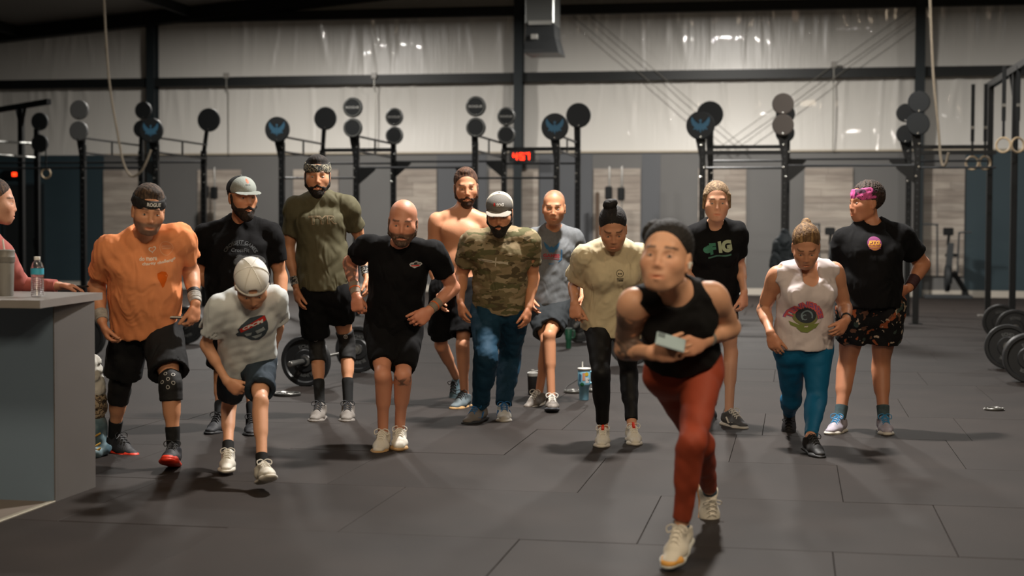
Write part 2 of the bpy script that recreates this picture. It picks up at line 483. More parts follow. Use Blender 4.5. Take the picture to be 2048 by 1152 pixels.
# ================================================================== the building
rnd = random.Random(7)
def plane_v(px, py, v):
    "point seen at a picture position on the vertical plane y = v, parallel to the back wall"
    r = ray(px, py); return CP + r * (v / r[1])
UL, UR = -24.0, 13.0
steel = mat('dark_steel', '1f2627', 0.45, 0.3, bump=0.1, bscale=8)
girt_m = mat('girt_paint', '131616', 0.5, 0.2)
# floor base and rubber mats
rub = mat('rubber', '26201d', 0.68, bump=0.25, bscale=260, var=0.28, vscale=1.3, spec=.22)
rub_far = mat('rubber_far', '26201d', 0.68, bump=0.2, bscale=200, var=0.25, vscale=0.7, spec=.22)
gapm = mat('mat_gap', '1c1a19', 0.9)
fb = B(); fb.box((UL, -3, -0.12), (UR, VW, -0.03)); floor = fb.build('floor', gapm); tag(floor, kind='structure')
MW, MD = 1.37, 1.265
mb = B(); g = 0.0012; mb.box((g, g, -0.03), (MW - g, MD - g, 0.0), bev=0.002)
proto = mb.build('rubber_mat', rub, floor)
offs = {0: -1.20, 1: -0.675, 2: -1.118, 3: -0.38, 4: 1.16, 5: 0.84}
nm = 0
LB = (-2.30 * math.cos(TH) - 7.78 * math.sin(TH))      # building x of the counter face
VCOR = 7.78 * math.cos(TH) - 2.30 * math.sin(TH)
for row in range(-3, 15):
    v0 = 6.77 + (row - 1) * MD
    off = offs.get(row, rnd.uniform(0, MW))
    vm = v0 + MD
    ul = -math.tan(TH + math.atan(1060 / FPX)) * vm - 2.6; ur = math.tan(math.atan(1060 / FPX) - TH) * vm + 2.4
    k0 = int(math.floor((ul - off) / MW)); k1 = int(math.ceil((ur - off) / MW))
    for k in range(k0, k1):
        x0 = off + k * MW
        if v0 + MD < VCOR + 1.5 and x0 + 0.3 < LB - 0.9 and v0 + MD < 8.2: continue
        o = proto if nm == 0 else proto.copy()
        if nm: C.objects.link(o); o.parent = floor
        o.location = (x0, v0, rnd.uniform(-0.0015, 0.0015)); nm += 1
v_end = 6.77 + 14 * MD
fb = B(); row = 0; v = v_end
while v < VW - 0.01:
    o = rnd.uniform(0, MW); x = UL + o - MW
    while x < UR:
        fb.box((max(x, UL) + .006, v + .006, -0.03), (min(x + MW, UR) - .006, min(v + MD, VW) - .006, rnd.uniform(-.001, .001))); x += MW
    v += MD
o = fb.build('rubber_mat', rub_far, floor); o['kind'] = 'stuff'
fb = B()
for k in range(-3, 15):      # matting out of sight to the left, right and nearer
    pass
# back wall
wallg = mat('wall_grey', '5e5d5b', 0.55, bump=0.08, bscale=30, var=0.05, vscale=0.8)
wallt = mat('wall_teal', '2a3a40', 0.55, bump=0.08, bscale=30, var=0.06, vscale=0.8)
slate = mat('wall_slate', '505255', 0.55, bump=0.08, bscale=30)
ZW = plane_v(1040, 305.7, VW)[2]
wb = B(); wb.box((UL, VW, -0.1), (UR, VW + 0.15, ZW)); wall = wb.build('wall_back', wallg); tag(wall, kind='structure')
def uw(px): return plane_v(px, 450, VW)[0]
# painted teal ends, and strips in a darker slate tone, 1 cm proud boards
def board(px0, px1, mt, name='coloured_panel'):
    b_ = B(); b_.box((uw(px0) if px0 is not None else UL, VW - 0.012, 0), (uw(px1) if px1 is not None else UR, VW, ZW - 0.002)); return b_.build(name, mt, wall)
board(None, 209, wallt); board(1930, None, wallt)
for a, b_ in ((874, 973), (1078, 1184), (1283, 1320)): board(a, b_, slate)
# insulation blankets between the girts
def vinyl():
    M = mat('vinyl_insulation', 'c9c6bf', 0.33, bump=0.5, bscale=7, stretch=(2.6, 1, 0.14), coat=0.15)
    return M
vin = vinyl()
cols_u = [-6.01 + 8.53 * k for k in (-2, -1, 0, 1, 2)]
girts = [plane_v(1040, 156, VW)[2], plane_v(1040, 23, VW)[2]]
def roof_z(u): return plane_v(300, 36, VW)[2] + (u - cols_u[1]) * 0.085
edges_u = [UL] + cols_u + [UR]
rs = np.random.RandomState(3)
for bi in range(len(edges_u) - 1):
    u0, u1 = edges_u[bi], edges_u[bi+1]
    if u1 - u0 < 0.3 or u0 >= UR or u1 <= -18: continue
    u1 = min(u1, UR)
    for z0, z1 in ((ZW, girts[0]), (girts[0], girts[1]), (girts[1], 8.2)):
        if z1 - z0 < 0.1: continue
        nu = int((u1 - u0) / 0.042); nz = 16
        U = np.linspace(u0, u1, nu); Z = np.linspace(z0, z1, nz)
        UU, ZZ = np.meshgrid(U, Z, indexing='ij'); zt = (z1 - ZZ) / (z1 - z0)
        Y = np.zeros_like(UU)
        for k in range(int((u1 - u0) * 5.0)):
            uc = rs.uniform(u0, u1); sl = rs.normal(0, 0.10); a = rs.uniform(0.005, 0.028); w = rs.uniform(0.02, 0.07)
            ln = rs.uniform(0.25, 1.1)
            x = (UU - uc - sl * (ZZ - z0)) / w
            Y += a * np.exp(-x*x) * np.clip(1 - zt / ln, 0, 1) ** 0.7
        Y -= 0.05 * np.sin(np.pi * np.clip((ZZ - z0) / (z1 - z0), 0, 1))
        V = np.stack([UU.ravel(), VW + 0.02 - Y.ravel() * 1.0, ZZ.ravel()], 1)
        idx = np.arange(nu * nz).reshape(nu, nz)
        F = np.stack([idx[:-1, :-1].ravel(), idx[1:, :-1].ravel(), idx[1:, 1:].ravel(), idx[:-1, 1:].ravel()], 1)
        from_arrays('insulation_blanket', V, F, vin, wall)
wb = B(); wb.box((UL, VW + 0.13, ZW), (UR, VW + 0.2, 9.0)); wb.build('wall_sheeting', steel, wall)
# columns, girts
for i, u in enumerate(cols_u[:-1] if cols_u[-1] > UR else cols_u):
    b_ = B(); b_.box((u - 0.095, VW - 0.30, ZW * 0 + 0.0), (u + 0.095, VW - 0.27, 8.3)); b_.box((u - 0.02, VW - 0.28, 0), (u + 0.02, VW - 0.03, 8.3))
    b_.box((u - 0.095, VW - 0.05, ZW), (u + 0.095, VW - 0.02, 8.3))
    o = b_.build('trim_%d' % (i + 1), mat('column_paint', '1a2225', 0.5, 0.1)); tag(o, kind='structure')
for i, z in enumerate(girts):
    b_ = B(); b_.box((UL, VW - 0.20, z - 0.10), (UR, VW - 0.185, z + 0.10)); b_.box((UL, VW - 0.19, z + 0.085), (UR, VW - 0.0, z + 0.10)); b_.box((UL, VW - 0.19, z - 0.10), (UR, VW, z - 0.085))
    o = b_.build('trim_%d' % (10 + i), girt_m); tag(o, kind='structure')
b_ = B(); b_.box((uw(209), VW - 0.05, ZW - 0.01), (UR, VW - 0.01, ZW + 0.03)); tag(b_.build('trim_20', mat('ledge', 'a49a88', 0.6)), kind='structure')
# roof: slopes down to the left, purlins and a rafter below it
def roofslab():
    b_ = B(); V = []; 
    for u in (UL, UR + 2):
        for v in (-3, VW + 0.3):
            for dz in (0, 0.1): V.append((u, v, roof_z(u) + 0.12 + dz))
    b_.add(V, [(0, 2, 6, 4), (1, 5, 7, 3), (0, 1, 3, 2), (4, 6, 7, 5), (0, 4, 5, 1), (2, 3, 7, 6)])
    o = b_.build('ceiling', mat('roof_insulation', '6a6660', 0.5)); return tag(o, kind='structure')
roofslab()
for i in range(8):
    u = UL + 2 + i * 4.2
    b_ = B(); b_.beam((u, -2, roof_z(u) - 0.0), (u, VW, roof_z(u) - 0.0), 0.07, 0.22); tag(b_.build('trim_%d' % (30 + i), girt_m), kind='structure')
b_ = B(); b_.beam((UL, VW - 8.5, roof_z(UL) - .25), (UR, VW - 8.5, roof_z(UR) - .25), 0.2, 0.5); tag(b_.build('trim_50', girt_m), kind='structure')
b_ = B(); b_.beam((UL, VW - .16, roof_z(UL) - .02), (UR, VW - .16, roof_z(UR) - .02), 0.3, 0.34); tag(b_.build('trim_51', girt_m), kind='structure')
# side walls
for nm_, u in (('wall_left', UL), ('wall_right', UR)):
    b_ = B(); b_.box((u - 0.1 if u < 0 else u, -3, -0.1), (u if u < 0 else u + 0.1, VW + .2, 9)); tag(b_.build(nm_, wallt), kind='structure')
b_ = B(); b_.box((UL, -3.1, -.1), (UR, -3, 9)); tag(b_.build('wall_front', wallg), kind='structure')
b_ = B(); b_.box((UL, VW - 0.03, 0), (UR, VW - 0.012, 0.145)); tag(b_.build('baseboard_back', mat('baseboard_white', 'b5aea2', 0.5)), kind='structure')
# dark doorway on the left
d0, d1 = uw(12), uw(86)
b_ = B(); b_.box((d0, VW - 0.04, 0), (d1, VW - 0.013, plane_v(50, 372, VW)[2])); dr = b_.build('door_1', mat('door_dark', '15191a', 0.6)); tag(dr, kind='structure')
b_ = B(); zt_ = plane_v(50, 372, VW)[2]
b_.box((d0 - .06, VW - .06, 0), (d0, VW - .012, zt_ + .06)); b_.box((d1, VW - .06, 0), (d1 + .06, VW - .012, zt_ + .06)); b_.box((d0, VW - .06, zt_), (d1, VW - .012, zt_ + .06))
b_.build('door_frame', mat('door_frame', '20282b', 0.5), dr)
b_ = B(); b_.tube([(d1 - .12, VW - .1, 1.0), (d1 - .12, VW - .1, 1.2)], 0.015); b_.beam((d1 - .12, VW - .1, 1.02), (d1 - .12, VW - .03, 1.02), .015, .015); b_.beam((d1 - .12, VW - .1, 1.18), (d1 - .12, VW - .03, 1.18), .015, .015); b_.build('door_handle', mat('chrome', 'b8b8b8', 0.25, 0.9), dr)
# wood panels with planks
wood = [ramp_mat('wood_plank_%d' % i, [(0.0, a), (0.45, b2), (0.62, c2), (0.8, d2)], 1.6, 0.7, 6, (0.8, 1, 7.0), 0.6, 0.1, False)
        for i, (a, b2, c2, d2) in enumerate((('7a7169', '8d847a', '9c9388', '867c72'), ('6f675f', '857b71', '958b80', '7b7268'), ('857c72', '9a9085', 'a89f93', '8f857a')))]
zt_ = plane_v(1233, 337, VW)[2]; zb_ = plane_v(1233, 546, VW)[2]
for pa, pb in ((209, 286), (397, 484), (588, 678), (786, 874), (979, 1077), (1187, 1281), (1396, 1492), (1608, 1705), (1836, 1928)):
    u0, u1 = uw(pa), uw(pb)
    b_ = B(); b_.box((u0 + .01, VW - 0.03, zb_ + .01), (u1 - .01, VW - 0.012, zt_ - .01)); wp = b_.build('wood_panel', mat('backing', '3a3632', 0.8), wall)
    n = 15; hz = (zt_ - zb_) / n
    for k in range(n):
        cut = rnd.choice([None, rnd.uniform(0.3, 0.7)])
        segs = [(u0, u1)] if cut is None else [(u0, u0 + (u1-u0)*cut), (u0 + (u1-u0)*cut, u1)]
        for a, b2 in segs:
            q = B(); q.box((a + .002, VW - 0.046 - rnd.uniform(0, .006), zb_ + k*hz + .002), (b2 - .002, VW - 0.03, zb_ + (k+1)*hz - .002)); q.build('plank', rnd.choice(wood), wp)
# bracing cables, each with its wall shadow built as a second line, and conduits
def wire(name, pts, r, mt, label, cat, group=None, n=6):
    b_ = B(); b_.tube([p for p in pts], r, n); o = b_.build(name, mt); return tag(o, label, cat, group)
cab = mat('cable', '77746c', 0.6, 0.2)
for i, (a, b2) in enumerate((((1178, 28), (1498, 302)), ((1146, 32), (1462, 303)))):
    wire('cable_or_shadow', [plane_v(*a, VW - .26), plane_v(*b2, VW - .26)], 0.008, cab, ('upper' if i == 0 else 'lower') + ' of two thin cables sloping down right from the grey heater', 'cable')
for i, (a, b2) in enumerate((((1826, 16), (1432, 300)), ((1828, 40), (1470, 300)))):
    wire('cable_or_shadow', [plane_v(*a, VW - .24), plane_v(*b2, VW - .24)], 0.008, cab, ('upper' if i == 0 else 'lower') + ' of two thin cables sloping down left from the right column', 'cable')
for px, y0, y1 in ((452, 152, 303), (748, 152, 303), (1668, 130, 300)):
    p0, p1 = plane_v(px, y0, VW - .24), plane_v(px, y1, VW - .07)
    t = empty('conduit', (p0[0], VW - .2, ZW), {452: 'thin grey conduit down the white wall left of the middle, above capped man', 748: 'thin pale conduit with bright white box above the bald smiling man', 1668: 'thin conduit on the white wall right of the brown ball targets'}[px], 'conduit')
    b_ = B(); b_.tube([(p0[0], VW - .22, p0[2]), (p0[0], VW - .22, p0[2] - .25), (p0[0], VW - .1, p0[2] - .35), (p0[0], VW - .1, ZW)], 0.014, 6); b_.build('pipe', mat('conduit_grey', '9a9890', 0.4, 0.4), t, True)
    b_ = B(); b_.box((p0[0] - .06, VW - .27, p0[2] - .05), (p0[0] + .06, VW - .2, p0[2] + .07), bev=.006); b_.build('junction_box', mat('box_white', 'd9d7d0' if px == 748 else '8b8780', 0.4), t, True)
# unit heater near the middle column
hv = 29.0
hp = plane_v(1084, 60, hv); s_ = hv / FPX / 0.98
t = empty('unit_heater', (hp[0], hv, hp[2] - .5), 'grey sheet metal heater unit hung beside the middle column', 'heater')
hm = mat('galvanised', '6f716f', 0.35, 0.7, bump=.1, bscale=3)
def hq(px, py, dv=0): return plane_v(px, py, hv + dv)
b_ = B(); a = hq(1050, 48); c_ = hq(1108, -30); b_.box((a[0], hv, a[2]), (c_[0], hv + .8, c_[2]), bev=.02); b_.build('housing', hm, t, True)
a = hq(1052, 100); c_ = hq(1108, 47)
b_ = B(); V = [];
for z, w, dv in ((c_[2], 0, 0), (0.5 * (a[2] + c_[2]), 0.02, -.05), (a[2], 0.09, -.12), (a[2] - .07, 0.11, -.12)):
    V += [(a[0] - w * .2, hv + dv, z), (c_[0] + w, hv + dv, z), (c_[0] + w, hv + .75, z), (a[0] - w * .2, hv + .75, z)]
F = [(0, 1, 2, 3), (12, 15, 14, 13)] + [(k*4+j, (k+1)*4+j, (k+1)*4+(j+1) % 4, k*4+(j+1) % 4) for k in range(3) for j in range(4)]
b_.add(V, F); b_.build('outlet_hood', mat('hood_dark', '3d3f40', 0.4, 0.5), t, True)
b_ = B(); a = hq(1057, 50, -.01); c_ = hq(1103, 41, -.01); b_.box((a[0], hv - .03, a[2]), (c_[0], hv, c_[2])); b_.build('flange', mat('galv_bright', 'b1b0aa', 0.3, 0.7), t, True)
b_ = B(); a = hq(1062, 78, -.09); b_.box((a[0], hv - .1, a[2]), (a[0] + .12, hv - .05, a[2] + .09)); b_.build('badge', mat('badge_grey', 'a5a39d', 0.4), t, True)
for dx in (.08, .5):
    b_ = B(); b_.tube([(hp[0] - .3 + dx, hv + .4, hp[2] + .7), (hp[0] - .3 + dx, hv + .4, roof_z(hp[0]) + .1)], .012, 6); b_.build('hanger_rod', steel, t, True)

# ================================================================== rigs with ball targets
VFN, VRR = 23.8, 26.0
blk = mat('rig_black', '17191a', 0.42, 0.3)
bolt_m = mat('bolt_chrome', 'c9c9c4', 0.2, 0.9)
barm = mat('bar_steel', '303234', 0.5, 0.5)
tdark = mat('target_black', '1b1f21', 0.6); tgrey = mat('target_grey', '5d5e5d', 0.6); tbrown = mat('target_brown', '5d554f', 0.6)
tring = mat('target_ring', '6f716e', 0.5); tblue = mat('emblem_blue', '3c6a85', 0.6); ttext = mat('target_letters', 'bdbdb8', 0.6)
def upx(px, v): return plane_v(px, 450, v)[0]
def upright(par, u, v, top=2.76, foot=True):
    b_ = B(); b_.box((u - .045, v - .04, 0.012), (u + .045, v + .04, top), bev=.006); o = b_.build('upright', blk, par, True)
    b_ = B()
    z = 0.9
    while z < top:
        b_.lathe([(0.011, 0), (0.011, .004)], 6, (u, v - .045, z), (0, -1, 0)); z += .1
    b_.build('bolt_holes', mat('hole_grey', '4b4e50', .5, .3), o, True)['kind'] = 'stuff'
    for z in (top - .08, top - .42, 2.2):
        b_ = B(); b_.lathe([(0.018, 0), (0.018, .012), (.012, .02), (0, .021)], 8, (u + rnd.choice((-.02, .02)), v - .045, z), (0, -1, 0)); b_.build('bolt', bolt_m, o, True)
    if foot:
        b_ = B(); b_.box((u - .1, v - .1, 0), (u + .1, v + .1, .012)); b_.build('foot_plate', blk, o, True)
    return o
def emblem(par, c, r):
    "spread wings, a head and a tail, in the plane facing the camera row"
    W_ = [(0.0, .25), (.12, .12), (.35, .28), (.62, .62), (.66, .30), (.56, .02), (.40, -.12), (.52, -.30), (.30, -.26), (.18, -.40), (.10, -.24), (.0, -.55)]
    pts = W_ + [(-x, y) for x, y in W_[::-1][1:-1]]
    b_ = B(); n = len(pts)
    V = [(c[0] + x*r, c[1] - .002, c[2] + y*r) for x, y in pts] + [(c[0], c[1] - .002, c[2])]
    F = [(n, i, (i+1) % n) for i in range(n)]
    b_.add(V, F)
    b_.lathe([(.09*r, 0), (.09*r, .003), (0, .004)], 12, (c[0], c[1] - .002, c[2] + .33*r), (0, -1, 0))
    return b_.build('target_emblem', tblue, par, True)
def target(par, px, py, dia, v, kind, pole_u):
    c = plane_v(px, py, v - .16); r = dia / 2 / FPX * depth(c)
    m_ = {'grey': tgrey, 'brown': tbrown}.get(kind, tdark)
    b_ = B(); b_.lathe([(0, .03), (r - .012, .03), (r, .02), (r, -.012), (r - .01, -.02), (0, -.02)][::-1], 40, c, (0, -1, 0)); o = b_.build('ball_target', m_, par, True, True)
    if kind in ('text', 'ring'):
        b_ = B(); b_.torus(c + np.array((0, -.03, 0)), (0, -1, 0), r * .86, r * .075, 40, 6); b_.build('target_rim', tring, o, True, True)
    if kind == 'text':
        V, F = txt('ROGUE', 0, 0, r * .24, r * 1.35, bold=.03)
        V3 = [(c[0] + x, c[1] - .034, c[2] + y) for x, y in V]; from_arrays('target_lettering', V3, F, ttext, o, True, False)
    if kind == 'emblem': emblem(o, c + np.array((0, -.031, 0)), r)
    b_ = B(); b_.lathe([(0.012, 0), (.012, .01), (0, .011)], 8, c + np.array((0, -.03, -r * .8)), (0, -1, 0)); b_.build('bolt', bolt_m, o, True)
    return c, r
def bracket(par, px, py, dia, v, pole_u, top):
    c = plane_v(px, py, v - .1)
    r = dia / 2 / FPX * depth(c)
    b_ = B(); b_.beam((pole_u, v, top - .05), (c[0], v - .09, c[2] + r * .6), .06, .05)
    z0 = c[2] - r * .9
    V = [(pole_u - .045, v - .02, top - .28), (pole_u + .045, v - .02, top - .28), (pole_u + .045, v - .02, z0 + .04), (c[0] - .09, v - .02, z0 + .04)]
    V2 = [(x, y + .03, z) for x, y, z in V]
    b_.add(V + V2, [(0, 1, 2, 3), (7, 6, 5, 4), (0, 4, 5, 1), (1, 5, 6, 2), (2, 6, 7, 3), (3, 7, 4, 0)])
    b_.build('target_bracket', blk, par, True)
def bar(par, a, b2, r=.017, mt=None, name='pull_up_bar'):
    b_ = B(); b_.tube([a, b2], r, 8); return b_.build(name, mt or barm, par, True, True)
def beam(par, a, b2, w=.05, h=.05, name='crossmember'):
    b_ = B(); b_.beam(a, b2, w, h); return b_.build(name, blk, par, True)
def truss(par, u, z0=2.62, z1=2.86):
    beam(par, (u, VFN, z1), (u, VRR, z1 + .0), .03, .03); beam(par, (u, VFN, z0), (u, VRR, z0), .03, .03)
    beam(par, (u, (VFN + VRR)/2, z0), (u, (VFN + VRR)/2, z1), .025, .025)
def gusset(par, u, v, z, s):
    b_ = B(); V = [(u, v - .02, z), (u + s * .32, v - .02, z), (u + s * .30, v - .02, z - .05), (u, v - .02, z - .3)]
    V += [(x, y + .03, zz) for x, y, zz in V]
    F = [(0, 1, 2, 3), (7, 6, 5, 4), (0, 4, 5, 1), (1, 5, 6, 2), (2, 6, 7, 3), (3, 7, 4, 0)]
    b_.add(V, F); b_.build('gusset', blk, par, True)
def rig(label, fr, rr, targets, trusses, bars, beams, gus):
    us = [upx(p, VFN) for p in fr]; t = empty('pull_up_rig', (us[0], VFN, 0), label, 'rig')
    for u in us: upright(t, u, VFN)
    for p in rr: upright(t, upx(p, VRR), VRR)
    for px, py, dia, row, kind, pole in targets:
        v = VFN if row == 'F' else VRR; target(t, px, py, dia, v, kind, upx(pole, v))
        if py > 236 or kind in ('dark1',): bracket(t, px, py, dia, v, upx(pole, v), 2.76)
        elif row == 'R' and dia > 42: bracket(t, px, py, dia, v, upx(pole, v), 2.76)
    for p in trusses: truss(t, upx(p, VFN))
    for x0, x1, y, row, k in bars:
        v = VFN if row == 'F' else VRR; z = plane_v((x0 + x1) / 2, y, v)[2]
        if k == 'bar': bar(t, (upx(x0, v), v, z), (upx(x1, v), v, z))
        else: beam(t, (upx(x0, v), v, z), (upx(x1, v), v, z), .06, .06)
    for px, y, row, s in gus:
        v = VFN if row == 'F' else VRR; gusset(t, upx(px, v), v, plane_v(px, y, v)[2], s)
    return t
rig('black steel pull-up rig at the left, behind the orange and capped men', [167, 313], [283, 408],
    [(159, 220, 39, 'F', 'grey', 167), (158, 262, 39, 'F', 'grey', 167), (287, 221, 35, 'R', 'plain', 283), (284, 258, 35, 'R', 'plain', 283), (303, 261, 50, 'F', 'emblem', 313), (418, 240, 47, 'R', 'plain', 408)],
    [167, 313], [(-30, 313, 336, 'F', 'bar'), (-20, 408, 325, 'R', 'bar')], [], [(313, 322, 'F', -1)])
rig('black steel pull-up rig in the middle, behind the olive-shirted man and the shirtless man', [564, 713, 950, 1113], [645, 787, 1008, 1155],
    [(555, 259, 51, 'F', 'emblem', 564), (651, 237, 46, 'R', 'plain', 645), (706, 215, 40, 'F', 'text', 713), (706, 256, 39, 'F', 'ring', 713),
     (789, 234, 36, 'R', 'text', 787), (789, 271, 36, 'R', 'ring', 787), (952, 213, 41, 'F', 'text', 950), (952, 255, 40, 'F', 'ring', 950),
     (1013, 233, 37, 'R', 'text', 1008), (1013, 270, 37, 'R', 'ring', 1008), (1110, 254, 55, 'F', 'emblem', 1113), (1157, 231, 50, 'R', 'plain', 1155)],
    [564, 713, 950, 1113], [(564, 713, 356, 'F', 'bar'), (950, 1113, 356, 'F', 'bar'), (645, 787, 300, 'R', 'beam'), (1008, 1155, 298, 'R', 'beam'), (645, 787, 327, 'R', 'bar'),
     (787, 1008, 323, 'R', 'bar'), (713, 950, 335, 'F', 'bar'), (1008, 1155, 327, 'R', 'bar')], [], [(713, 335, 'F', 1), (787, 323, 'R', 1), (950, 335, 'F', -1), (1008, 323, 'R', -1)])
rig('black steel pull-up rig on the right, behind the blonde women', [1404, 1568, 1833], [1420, 1573, 1816],
    [(1401, 251, 57, 'F', 'emblem', 1404), (1420, 229, 53, 'R', 'plain', 1420), (1566, 208, 43, 'F', 'brown', 1568), (1566, 250, 43, 'F', 'brown', 1568),
     (1571, 228, 38, 'R', 'plain', 1573), (1570, 266, 38, 'R', 'plain', 1573), (1838, 204, 44, 'F', 'plain', 1833), (1836, 248, 46, 'F', 'plain', 1833),
     (1811, 226, 37, 'R', 'plain', 1816), (1811, 268, 37, 'R', 'plain', 1816)],
    [], [(1404, 1568, 305, 'F', 'beam'), (1420, 1573, 294, 'R', 'beam'), (1404, 1568, 336, 'F', 'bar'), (1420, 1573, 322, 'R', 'bar'), (1568, 1833, 331, 'F', 'bar'), (1573, 1816, 318, 'R', 'bar'),
     (1833, 1990, 305, 'F', 'beam'), (1816, 1975, 294, 'R', 'beam'), (1833, 1990, 335, 'F', 'bar'), (1816, 1975, 322, 'R', 'bar')], [],
    [(1568, 331, 'F', 1), (1573, 318, 'R', 1), (1833, 331, 'F', -1), (1816, 318, 'R', -1)])

# ring station at the right: two tall posts, a top beam along the room, straps with wooden rings
woodm = ramp_mat('ring_wood', [(0, 'b09a7c'), (.5, 'c7b08e')], 20, .5, 3, const=False)
strapm = mat('strap_black', '121516', .7)
zt = 3.78
u1_, v1_ = G(1975, 632)[0], G(1975, 632)[1]
t = empty('ring_station', (u1_, v1_, 0), 'tall black two-post frame with sloping-looking top beam at the right edge', 'rig')
v2_ = v1_ - 2.3; u2_ = upx(2005, v2_)
u2_ = u1_ + .08
for u, v in ((u1_, v1_), (u2_, v2_)): 
    b_ = B(); b_.box((u - .045, v - .045, .012), (u + .045, v + .045, zt), bev=.005); o = b_.build('upright', blk, t, True)
    b_ = B(); b_.box((u - .15, v - .12, 0), (u + .15, v + .12, .015)); b_.build('foot_plate', mat('foot_grey', '7d7a75', .5), o, True)
b_ = B(); b_.beam((u1_, v1_ + .5, zt), (u1_ + .08, v2_ - 1.3, zt), .09, .10); b_.build('top_beam', blk, t, True)
for u, v in ((u1_, v1_), (u1_ + .06, v2_)):
    b_ = B(); b_.beam((u, v + .05, zt - .35), (u, v + .4, zt - .02), .05, .05); b_.build('brace', blk, t, True)
def ring_pair(px, py, v, lab, dx=.2):
    c = plane_v(px, py, v)
    for i, s in enumerate((-.5, .5)):
        tt = empty('gymnastic_ring', (c[0] + s * dx, v, c[2]), lab[i], 'ring')
        b_ = B(); b_.torus((0, 0, 0), (0.55 * (1 if i else -1), -1, 0), .105, .016); b_.build('ring', woodm, tt, False, True)
        b_ = B(); b_.box((-.02, -.003, .1), (.02, .003, zt - c[2])); b_.box((-.03, .006, .35), (.03, .01, zt - c[2])); b_.build('strap', strapm, tt)
        b_ = B(); b_.box((-.028, -.015, .55), (.028, -.003, .6), bev=.002); b_.build('buckle', bolt_m, tt)
ring_pair(2021, 290, v2_ - .6, ['wooden ring hanging at far right, left one of the near pair', 'wooden ring hanging at far right, right one of the near pair'])
ring_pair(1957, 326, v1_ - .1, ['wooden ring on black strap, left one of the far pair beside the tall post', 'wooden ring on black strap, right one of the far pair beside the tall post'])
# station at the left edge
c0 = plane_v(42, 212, 27.0)
t = empty('ring_station', (c0[0], 27.0, 0), 'tall black post with T-shaped top beam at the left edge', 'rig')
b_ = B(); b_.box((c0[0] - .05, 26.95, 0), (c0[0] + .05, 27.05, c0[2]), bev=.006); b_.build('upright', blk, t, True)
a, c_ = plane_v(-30, 207, 28.3), plane_v(98, 234, 25.8)
b_ = B(); b_.beam((a[0], a[1], c0[2]), (c_[0], c_[1], c0[2] - .03), .08, .1); b_.build('top_beam', blk, t, True)
for s in (-1, 1):
    b_ = B(); b_.beam((c0[0], 27, c0[2] - .4), (c0[0] + s * .24, 27 - s * .3, c0[2] - .05), .05, .06); b_.build('brace', blk, t, True)
for py in (243, 287): target(t, 80, py, 36, 25.9, 'plain', c0[0])
b_ = B(); q = plane_v(74, 300, 25.9); b_.box((q[0] - .045, 25.86, 0), (q[0] + .045, 25.94, plane_v(74, 258, 25.9)[2]), bev=.005); b_.build('upright', blk, t, True)
for ya, yb in ((282, 287), (308, 315)):
    bar(t, plane_v(-20, ya, 25.0), plane_v(70, yb, 25.85), .02, mat('tube_grey', '8b8c88', .35, .6))
tt = empty('gymnastic_ring', plane_v(92, 347, 25.4), 'wooden ring hanging below the bar near the left dark doorway', 'ring')
b_ = B(); b_.torus((0, 0, 0), (0, -1, 0), .085, .013); b_.build('ring', woodm, tt, False, True)
b_ = B(); b_.box((-.012, -.003, .09), (.012, .003, .62)); b_.build('strap', strapm, tt)
# climbing ropes
ropem = mat('rope', '938775', .8, bump=.5, bscale=120)
def spline(pts, n=8):
    P_ = [np.array(p, float) for p in pts]; out = []
    for i in range(len(P_) - 1):
        p0 = P_[max(i-1, 0)]; p1 = P_[i]; p2 = P_[i+1]; p3 = P_[min(i+2, len(P_)-1)]
        for j in range(n):
            t_ = j / n; out.append(.5*((2*p1) + (-p0+p2)*t_ + (2*p0-5*p1+4*p2-p3)*t_**2 + (-p0+3*p1-3*p2+p3)*t_**3))
    out.append(P_[-1]); return out
def rope(pts, v, label, r=.019):
    t = empty('climbing_rope', plane_v(*pts[0], v), label, 'rope')
    b_ = B(); b_.tube(spline([plane_v(x, y, v + dv) for (x, y), dv in zip(pts, np.linspace(0, -.3, len(pts)))]), r, 8); b_.build('rope_strand', ropem, t, True, True)
    b_ = B(); q = plane_v(pts[1][0], pts[1][1] , v); b_.lathe([(r * 1.25, 0), (r * 1.3, .05), (r * 1.25, .1)], 8, q, unit(plane_v(*pts[0], v) - q)); b_.build('rope_marker', strapm, t, True)
rope([(205, -60), (214, 108), (222, 190), (233, 255), (246, 322), (262, 352), (280, 345), (290, 330), (302, 300)], VFN - .3, 'pale climbing rope hanging at left and hooked back on to the rig')
rope([(1858, -60), (1863, 78), (1868, 170), (1876, 250), (1882, 320), (1890, 330), (1897, 305)], VFN - .3, 'pale climbing rope hanging right of the dark ball targets')
# clocks
led = mat('led_red', 'ff3512', .5, emit=3.5)
tp = plane_v(1044, 313, VW - .36); dpt = depth(tp); sx = dpt / FPX
t = empty('wall_clock', (tp[0], VW - .36, tp[2]), 'black digital wall timer showing 4:57 in red', 'clock')
b_ = B(); b_.box((-26*sx, -.03, -11*sx), (26*sx, .05, 11*sx), bev=.01); b_.build('casing', mat('clock_black', '0d0d0e', .4), t)
SEG = {'4': 'bcfg', '5': 'acdfg', '7': 'abc'}
def seg_digit(b_, ch, x, y, w, h, th, yy):
    S = {'a': (0, h, w, 0), 'g': (0, h/2, w, 0), 'd': (0, 0, w, 0), 'f': (0, h/2, 0, h/2), 'b': (w, h/2, 0, h/2), 'e': (0, 0, 0, h/2), 'c': (w, 0, 0, h/2)}
    for k in SEG[ch]:
        x0, y0, dx, dy = S[k]; b_.box((x + x0 - th/2, yy - .006, y + y0 - th/2), (x + x0 + dx + th/2, yy, y + y0 + dy + th/2))
